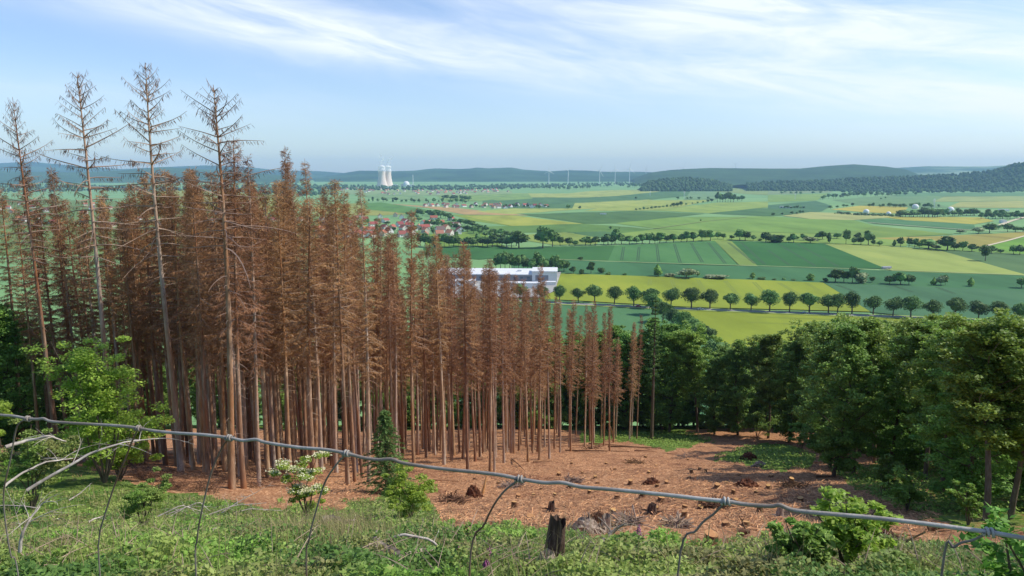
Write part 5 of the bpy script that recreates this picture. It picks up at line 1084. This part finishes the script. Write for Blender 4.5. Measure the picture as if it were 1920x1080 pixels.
def splinters(px, py, ty, w, n, m_, label, seed, name='shredded_stump', cat='stump', wid=.035):
    p = hit(px, py); H = top_height(p, ty); R = w / 2 * p[1] / F; r = np.random.default_rng(seed); mb = MB(); e = empty(name, p)
    v, f = ICO2; MB().add(v * (1 + .4 * r.random((len(v), 1)) - .2) * np.array([R * .6, R * .45, H * .45]) + np.array([0, 0, H * .12]), f).build('core', m_, e)
    for k in range(n):
        a = r.random() * 7; q = r.random() ** .5 * R; b = np.array([cos(a) * q, sin(a) * q * .6, 0]); h = H * (1.05 - .75 * q / R) * r.uniform(.5, 1); t = b * r.uniform(.2, .8) + np.array([r.normal() * .08, 0, h]); m2 = (b + t) / 2 + rand_dirs(r, 1)[0] * .06
        vv, qq = tubes(np.array([b, m2, t]), [wid, wid * .8, wid * .15], 4); mb.add(vv, qq)
    mb.build('splinters', m_, e); tag(e, label, cat)
splinters(1098, 1000, 950, 85, 150, M['greywood'], 'shredded whitish stump in the middle of the lower clearing', 1)
splinters(1120, 985, 945, 70, 90, M['stumpbark'], 'brown splintered root heap behind the shredded whitish stump', 2)
splinters(887, 932, 896, 42, 90, M['soil'], 'upturned dark root plate behind the wire at centre left', 3, 'root_plate', 'root plate')
splinters(1400, 912, 890, 60, 120, M['soil'], 'tangled reddish root heap in the right part of the clearing', 4, 'root_plate', 'root plate', .03)
splinters(1222, 908, 888, 42, 70, M['soil'], 'dark root tangle in the centre of the clearing', 5, 'root_plate', 'root plate', .03)
splinters(1404, 862, 840, 44, 70, M['soil'], 'dark root plate beside the path at the edge of the wood', 6, 'root_plate', 'root plate', .05)
splinters(1425, 875, 858, 40, 60, M['greywood'], 'pale broken wood heap just below the root plate by the path', 7, 'wood_heap', 'wood heap', .05)
splinters(1655, 1005, 985, 60, 60, M['soil'], 'eroded reddish earth root behind the sapling at the right', 8, 'root_plate', 'root plate')
p = hit(1120, 1052)
branchy([p + (-.15, 0, .05), p + (.0, .1, .16), p + (.18, .2, .3), p + (.36, .2, .42)], .06, M['greywood'], 'driftwood_root', 'forked grey dead root lying in the grass right of the charred stump', 'root', 9, 41, twl=.28)
p = hit(725, 1050)
branchy([p + (-.2, .1, .2), p + (.25, .05, .38), p + (.65, 0, .32), p + (1.0, -.1, .0), p + (1.2, -.3, -.3)], .028, M['birch'], 'bent_branch', 'thin arching pale branch beside the slanting grey stump', 'branch', 2, 42, twl=.3)
p = hit(905, 925); branchy([p + (0, 0, 0), p + (.12, .1, .5), p + (.25, .2, 1.0)], .1, M['cut'], 'broken_stake', 'pale split wood spike beside the upturned root plate', 'wood', 0, 43)
p = hit(1151, 822); branchy([p + (0, 0, 0), p + (-.3, 0, 1), p + (-.6, 0, 2)], .24, M['cut'], 'broken_snag', 'leaning orange broken trunk at the back of the clearing', 'trunk', 0, 44)
for k, (x0, y0, x1, y1) in enumerate([(1045, 838, 1112, 836), (1060, 846, 1180, 848), (1105, 832, 1185, 838), (1140, 838, 1240, 842), (1190, 846, 1230, 848), (1000, 824, 1100, 832), (868, 862, 950, 866), (960, 862, 985, 886), (1520, 868, 1545, 870), (1530, 896, 1570, 898), (812, 902, 862, 906), (1385, 1006, 1406, 1004), (1250, 852, 1272, 853), (1000, 868, 1035, 866), (1610, 1000, 1720, 1010), (1740, 996, 1790, 994)]):
    a, b = hit(x0, y0), hit(x1, y1); a[2] += .1; b[2] += .1
    dirs = ['lying behind the trunks', 'at the back edge of the clearing', 'near the green patch', 'in front of the leaning orange trunk', 'at the upper edge', 'deep between the trunks', 'between the central spruces', 'slanting toward the wire', 'beside the path', 'under the first wood trees', 'beside the upturned root plate', 'in the lower right of the clearing', 'by the path mouth', 'in front of the right spruces', 'across the brown bank at the right', 'behind the knot of the wire at the right']
    branchy([a, (a + b) / 2 + np.array([0, 0, .03]), b], [.09, .12, .1, .12, .1, .08, .05, .05, .12, .1, .05, .14, .08, .05, .12, .1][k], M['stumpbark'] if k % 2 else M['litter'], 'fallen_log', f'thin felled log {dirs[k]}', 'log', 1, 60 + k, twl=.4)

for k, (px, py, wd, lab) in enumerate([(1290, 858, 50, 'brash heap at the path mouth'), (1190, 870, 44, 'brash heap in the upper middle of the clearing'), (1075, 905, 40, 'brash heap left of the central root tangle'), (1340, 950, 46, 'brash heap above the wire knot at the right'), (960, 912, 46, 'brash heap behind the central wire knot'), (1490, 915, 60, 'brash heap in the shade at the right side of the clearing'), (1560, 955, 60, 'brash heap behind the tall sapling bush'), (1680, 1030, 70, 'brash heap on the brown bank at the lower right'), (1180, 985, 44, 'brash heap right of the shredded stump'), (850, 940, 60, 'brash heap left of the upturned root plate'), (1270, 990, 40, 'small brash heap low in the clearing'), (1110, 842, 60, 'brash heap under the last spruces')]):
    p = hit(px, py); R = wd / 2 * p[1] / F; r = np.random.default_rng(500 + k); mb = MB(); n = 90
    C = p + rand_dirs(r, n) * np.array([R, R * .7, 0]) * r.random((n, 1)) ** .5 + np.array([0, 0, .05]); d = rand_dirs(r, n); d[:, 2] = np.abs(d[:, 2]) * .35; d = nrm(d); ss = np.linspace(-.5, .5, 4)[None, :, None]; L = r.uniform(.3, 1.3, (n, 1, 1))
    P = C[:, None] + d[:, None] * L * ss + np.array([0, 0, .12]) * r.random((n, 1, 1)); v, q = tubes(P, np.full((n, 4), 1.) * r.uniform(.008, .028, (n, 1)), 4); mb.add(v, q)
    tag(mb.build('brash_pile', M['stumpbark'] if k % 2 else M['twig']), lab + ', tangled dead branches', 'brash', 'brash heaps in the clearing')
# ---------------------------------------------------------------- litter, undergrowth, grass (uncountable)
def scatter(n, y0, y1, test, seed, power=1.0, upx=(-80, 2000)):
    r = np.random.default_rng(seed); out = []
    Y = (y0 ** (1 - power) + r.random(n) * (y1 ** (1 - power) - y0 ** (1 - power))) ** (1 / (1 - power)) if power != 1 else y0 * (y1 / y0) ** r.random(n)
    px = r.uniform(upx[0], upx[1], n); X = (px - 960) / F * Y * 1.06; Z = ground(X, Y); qx, qy = vproj(X, Y, Z); k = test(qx, qy) > r.random(n)
    return np.stack([X, Y, Z], 1)[k], r
wobx = lambda x, y: 7 * np.sin(x * .05 + 2 * np.sin(y * .11)) + 4 * np.sin(x * .17 + y * .2)
def t_brown(x, y): return np.where((x > 560) & (x < 1760) & (y > 812), 1 - green_mask(x, y + wobx(x, y)), 0) * (.45 + .55 * (np.sin(x * .021 + 1.7 * np.sin(y * .05)) * np.sin(y * .043 + x * .008) > -.25))
C, r = scatter(110000, 24, 125, t_brown, 1); n = len(C); d = rand_dirs(r, n); d[:, 2] *= .12; d = nrm(d); L = (.06 + .5 * r.random(n) ** 3)[:, None] * 1.2; s = nrm(np.cross(d, [0, 0, 1.])); w = .01 + .02 * r.random((n, 1)) ** 2; C = C + np.array([0, 0, .025]) + r.random((n, 1)) * np.array([0, 0, .06])
V = np.stack([C - d * L / 2 - s * w, C - d * L / 2 + s * w, C + d * L / 2 + s * w * .6, C + d * L / 2 - s * w * .6, C + np.array([0, 0, 1.]) * w * 1.2], 1); k = np.arange(n)[:, None] * 5
mb = MB(); mb.add(V, np.concatenate([k + [0, 1, 4], k + [1, 2, 4], k + [2, 3, 4], k + [3, 0, 4]]).reshape(-1, 3)); half = np.arange(n) % 2
mb.m[0] = np.tile(half, 4).astype(np.int32)
tag(mb.build('wood_debris', [M['chips'], M['litter']]), 'scattered wood chips, bark and twigs over the felled brown slope', 'debris', kind='stuff')
def t_floor(x, y): return ((y < np.interp(x, EDGE[:, 0], EDGE[:, 1]) + 40) & (x < 1220)) * 1.0
C, r = scatter(16000, 42, 125, t_floor, 2); n = len(C); v, q = blades(r, C, .14, .02, 1.4); tag(MB().add(v, q).build('needle_litter', M['litter']), 'dry twigs and needle litter under the dead spruces', 'litter', kind='stuff')
def t_green(x, y):
    return np.where(y + wobx(x, y) > np.interp(x, BROWN_EDGE[:, 0], BROWN_EDGE[:, 1]), 1, 0) * (.42 + .58 * (np.sin(x * .018 + 2.1 * np.sin(y * .03)) * np.sin(y * .037 + x * .011) > -.35))
def mound(x, y):
    return np.clip(.5 + .5 * np.sin(x * 1.7 + 1.9 * np.sin(y * 1.1 + .4 * x)) * np.sin(y * 1.5 + 1.2 * np.sin(x * .8)), 0, 1) * .6 + np.clip(np.sin(x * 4.3 + np.sin(y * 3.7) * 1.7) * np.sin(y * 4.9 + x), 0, 1) * .4
M['leaf_under_dark'] = mat('darker_undergrowth_leaves', ['#46662c', '#5f8038', '#78984a'], 1.3, .6, island=.3, transl=.3)
M['leaf_under_lime'] = mat('lime_undergrowth_leaves', ['#7d9444', '#9aac56', '#b6be74'], 1.3, .6, island=.25, transl=.35)
mb = MB()
for (n, y0, y1, lf, hh, sd_) in ((170000, 6.5, 13, .066, .46, 3), (160000, 13, 22, .085, .4, 4), (110000, 22, 38, .12, .3, 5)):
    C, r = scatter(n, y0, y1, t_green, sd_); mo = mound(C[:, 0], C[:, 1]); keep = r.random(len(C)) < .35 + .65 * mo; C = C[keep]; mo = mo[keep]
    C[:, 2] += hh * mo * (1 - .75 * r.random(len(C)) ** 1.6) + .05 * r.random(len(C)); pick = np.sin(C[:, 0] * 1.1 + 3 * np.sin(C[:, 1] * .6)) * np.sin(C[:, 1] * 1.4 + C[:, 0] * .4) + .7 * (r.random(len(C)) - .5)
    for mi, kk in ((0, np.abs(pick) <= .4), (1, pick < -.4), (2, pick > .4)):
        v, f = leaves(r, C[kk], lf, .55, .6); mb.add(v, f, mi)
tag(mb.build('undergrowth', [M['leaf_mid'], M['leaf_under_dark'], M['leaf_under_lime']]), 'green bramble and raspberry undergrowth covering the foreground bank', 'undergrowth', kind='stuff')
mb = MB(); C, r = scatter(13000, 6.5, 34, t_green, 8); v, f = blades(r, C + np.array([0, 0, .08]), .22, (.003 + C[:, 1] * .0005), .5); mb.add(v, f)
tag(mb.build('grass', M['grass']), 'green grass blades between the undergrowth', 'grass', kind='stuff')
def t_dry(x, y): return t_green(x, y) * np.clip(np.exp(-((x - 620) / 90) ** 2 - ((y - 1015) / 26) ** 2) * 1.6 + .05 + np.exp(-((x - 330) / 160) ** 2 - ((y - 930) / 26) ** 2) * .9, 0, 1)
mb = MB(); C, r = scatter(60000, 7, 36, t_dry, 9); v, f = blades(r, C, .6, (.003 + C[:, 1] * .0004), .4); mb.add(v, f)
tag(mb.build('dry_grass', M['drygrass']), 'straw-coloured dry grass tufts on the foreground bank', 'grass', kind='stuff')
def t_patch(x, y): return np.maximum.reduce([inside(p, x, y) * (1.0 if i < 2 else .55) for i, p in enumerate(PATCHES)])
mb = MB(); C, r = scatter(90000, 30, 130, t_patch, 10, upx=(1050, 2100)); C[:, 2] += .35 * r.random(len(C)); v, f = leaves(r, C, (.1 + C[:, 1] * .0016), .8, .7); mb.add(v, f)
tag(mb.build('ground_cover', mat('low_ground_cover', ['#587a2e', '#7d9a40', '#9aac54'], .4, .7, island=.3, transl=.25)), 'low green ground cover patches on the clearing edge and wood floor', 'ground cover', kind='stuff')
# brown brushwood at the foot of the left spruces
mb = MB(); r = np.random.default_rng(12)
for k in range(60):
    p = hit(r.uniform(250, 560), r.uniform(868, 922)); n = 46; d = rand_dirs(r, n); d[:, 2] = np.abs(d[:, 2]) * .8; ss = np.linspace(0, 1, 4)[None, :, None]; L = r.uniform(.4, 1.1, (n, 1, 1)); P = p + rand_dirs(r, n)[:, None] * .3 + d[:, None] * L * ss - np.array([0, 0, .35]) * L * ss ** 2; v, q = tubes(P, np.full((n, 4), .011), 3); mb.add(v, q)
tag(mb.build('brushwood', M['needles_thin']), 'dry brown brushwood at the foot of the left spruces', 'brushwood', kind='stuff')
mb = MB(); C, r = scatter(2600, 7.5, 34, t_green, 31); n = len(C); d = rand_dirs(r, n); d[:, 2] = np.abs(d[:, 2]) * .7; d = nrm(d); ss = np.linspace(0, 1, 4)[None, :, None]; L = r.uniform(.15, .75, (n, 1, 1))
P = C[:, None] + np.array([0, 0, .12]) + d[:, None] * L * ss - np.array([0, 0, .2]) * L * ss ** 2; v, q = tubes(P, r.uniform(.003, .009, (n, 1)) * np.array([1, .8, .6, .3]) * (1 + C[:, 1:2] * .02), 4); mb.add(v, q)
tag(mb.build('dead_twigs', M['twig']), 'thin dead twigs and dry stems poking out of the foreground undergrowth', 'twigs', kind='stuff')
# foxgloves
for k, (px, py, ty, lab) in enumerate([(812, 1068, 1036, 'purple foxglove, leftmost of the flower spikes in the grass'), (828, 1062, 1044, 'small purple foxglove beside the leftmost spike'), (858, 1064, 1026, 'tall purple foxglove left of the wire stay'), (916, 1062, 1028, 'tall purple foxglove right of the other left spikes'), (912, 1078, 1050, 'short purple foxglove below the taller one at the wire stay'), (1197, 1016, 984, 'purple foxglove at the edge of the brown clearing'), (1190, 1020, 995, 'smaller purple foxglove at the edge of the brown clearing')]):
    p = hit(px, py); H = top_height(p, ty) * 1.1; e = empty('foxglove', p); v, q = tubes(np.array([(0, 0, -.05), (.01, 0, H * .6), (.0, .02, H)]), [.01, .008, .003], 5); s = MB().add(v, q); r = np.random.default_rng(k)
    v, f = leaves(r, np.array([(cos(a) * .1, sin(a) * .1, .05 + .02 * a) for a in np.arange(8)]), .16, .6, .4); s.add(v, f); s.build('stem', M['grass'], e); fl = MB()
    for j in range(22):
        z = H * (.42 + .55 * j / 22); a = j * 2.4; rr = .028 * (1.15 - j / 26); P = np.array([(cos(a) * .01, sin(a) * .01, z), (cos(a) * rr * 1.6, sin(a) * rr * 1.6, z - .015), (cos(a) * rr * 2.3, sin(a) * rr * 2.3, z - .045)]); v, q = tubes(P, [.006, .016 * (1.2 - j / 30), .02 * (1.2 - j / 30)], 6); fl.add(v, q)
    fl.build('flowers', M['purple'], e); tag(e, lab, 'flower', 'foxgloves in the grass')

# ---------------------------------------------------------------- the wire fence right in front
def wdepth(px): return 1 / (1.236 + (px - 0) * (2.06 - 1.316) / (1608 - 156))
TOP = [(-260, 762), (-120, 768), (-40, 773), (0, 778), (25, 780), (52, 785), (70, 786), (82, 785), (95, 790), (130, 793), (200, 797), (240, 800), (260, 803), (290, 808), (330, 812), (380, 815), (430, 821), (455, 826), (480, 824), (500, 830), (560, 839), (610, 843), (650, 850), (680, 858), (710, 862), (735, 861), (760, 869), (830, 879), (900, 886), (940, 891), (975, 898), (1020, 905), (1055, 905), (1090, 913), (1150, 918), (1250, 928), (1320, 936), (1362, 940), (1400, 946), (1445, 949), (1462, 947), (1490, 957), (1560, 964), (1650, 972), (1750, 984), (1810, 992), (1855, 998), (1920, 1009), (2000, 1021), (2150, 1042)]
def smoothpath(P, k=5):
    P = np.array(P, float); n = len(P); out = []
    for i in range(n - 1):
        p0, p1, p2, p3 = P[max(i - 1, 0)], P[i], P[i + 1], P[min(i + 2, n - 1)]
        for t in np.arange(k) / k: out.append(.5 * ((2 * p1) + (-p0 + p2) * t + (2 * p0 - 5 * p1 + 4 * p2 - p3) * t * t + (-p0 + 3 * p1 - 3 * p2 + p3) * t ** 3))
    out.append(P[-1]); return np.array(out)
fe = empty('wire_fence', at_depth(960, 896, wdepth(960)) * np.array([1, 1, 0]) + np.array([0, 0, float(ground(0, .6))]))
off = np.array(fe.location)
wp = smoothpath([at_depth(x, y, wdepth(x)) for x, y in TOP]) - off; WR = .0015
v, q = tubes(wp, np.full(len(wp), WR), 10); MB().add(v, q).build('top_wire', M['steel'], fe, smooth=True)
STAYS = [[(52, 785), (32, 800), (20, 860), (8, 915), (8, 960), (20, 1040), (35, 1085)], [(260, 803), (250, 822), (235, 860), (215, 910), (195, 970), (186, 1010), (188, 1085)], [(430, 821), (415, 842), (395, 890), (378, 960), (370, 1010), (368, 1085)], [(650, 850), (630, 872), (610, 903), (595, 950), (580, 1010), (575, 1085)], [(975, 898), (940, 927), (910, 980), (880, 1075)], [(1362, 940), (1340, 962), (1307, 993), (1271, 1077)], [(1855, 998), (1826, 1012), (1790, 1026), (1765, 1082)]]
for st in STAYS:
    Yd = wdepth(st[0][0]); pts = [at_depth(x, y, Yd + .006 * k) for k, (x, y) in enumerate(st)]; b = pts[-1].copy(); gz = float(ground(b[0], b[1]))
    pts += [b + (0, 0, -.25), np.array([b[0] + .01, b[1] + .02, b[2] - .6]), np.array([b[0], b[1] + .02, gz - .02])]
    sp_ = smoothpath(pts, 6) - off; v, q = tubes(sp_, np.full(len(sp_), .00085), 8); MB().add(v, q).build('stay_wire', M['dullwire'], fe, smooth=True)
    # the knot: the stay wound round the top wire
    c = pts[0] - off; i = np.argmin(np.linalg.norm(wp - c, axis=1)); T = nrm(wp[min(i + 2, len(wp) - 1)] - wp[max(i - 2, 0)]); A = nrm(np.cross(T, [0, 0, 1.])); B_ = np.cross(T, A)
    th = np.linspace(0, 2.6 * 2 * pi, 44); H_ = wp[i] + T * (np.linspace(-.0034, .0034, 44))[:, None] + (A * np.cos(th)[:, None] + B_ * np.sin(th)[:, None]) * (WR + .0009)
    v, q = tubes(H_, np.full(44, .00095), 8); MB().add(v, q).build('knot', M['steel'], fe, smooth=True)
for dz in (-.42, -.62):
    lw = wp[::5] + np.array([0, .02, dz]); v, q = tubes(lw, np.full(len(lw), .0012), 6); MB().add(v, q).build('lower_wire', M['steel'], fe, smooth=True)
for px in (-330, 2300):
    a = at_depth(-260 if px < 0 else 2150, 762 if px < 0 else 1042, wdepth(-260 if px < 0 else 2150)) - off; g = float(ground(a[0], a[1])) - off[2]
    b = MB(); capped(b, np.array([(a[0], a[1], g - .3), (a[0], a[1], a[2] + .08)]), [.045, .04], 10); b.build('post', M['greywood'], fe, smooth=True)
tag(fe, 'galvanised wire fence with wrapped knots crossing the whole view close to the camera', 'fence')

# ---------------------------------------------------------------- the air
hz = bpy.data.materials.new('haze_air'); hz.use_nodes = True; nt = hz.node_tree; nt.nodes.remove(nt.nodes['Principled BSDF'])
pv = nt.nodes.new('ShaderNodeVolumePrincipled'); pv.inputs['Color'].default_value = (.42, .68, 1, 1); pv.inputs['Density'].default_value = 5.2e-5; pv.inputs['Anisotropy'].default_value = 0
nt.links.new(pv.outputs[0], nt.nodes['Material Output'].inputs['Volume'])
o = MB().add(*box(-13500, 13500, -1600, 18500, -6, 500)).build('haze', hz); tag(o, 'thin blue summer haze filling the valley air', 'haze', kind='stuff')
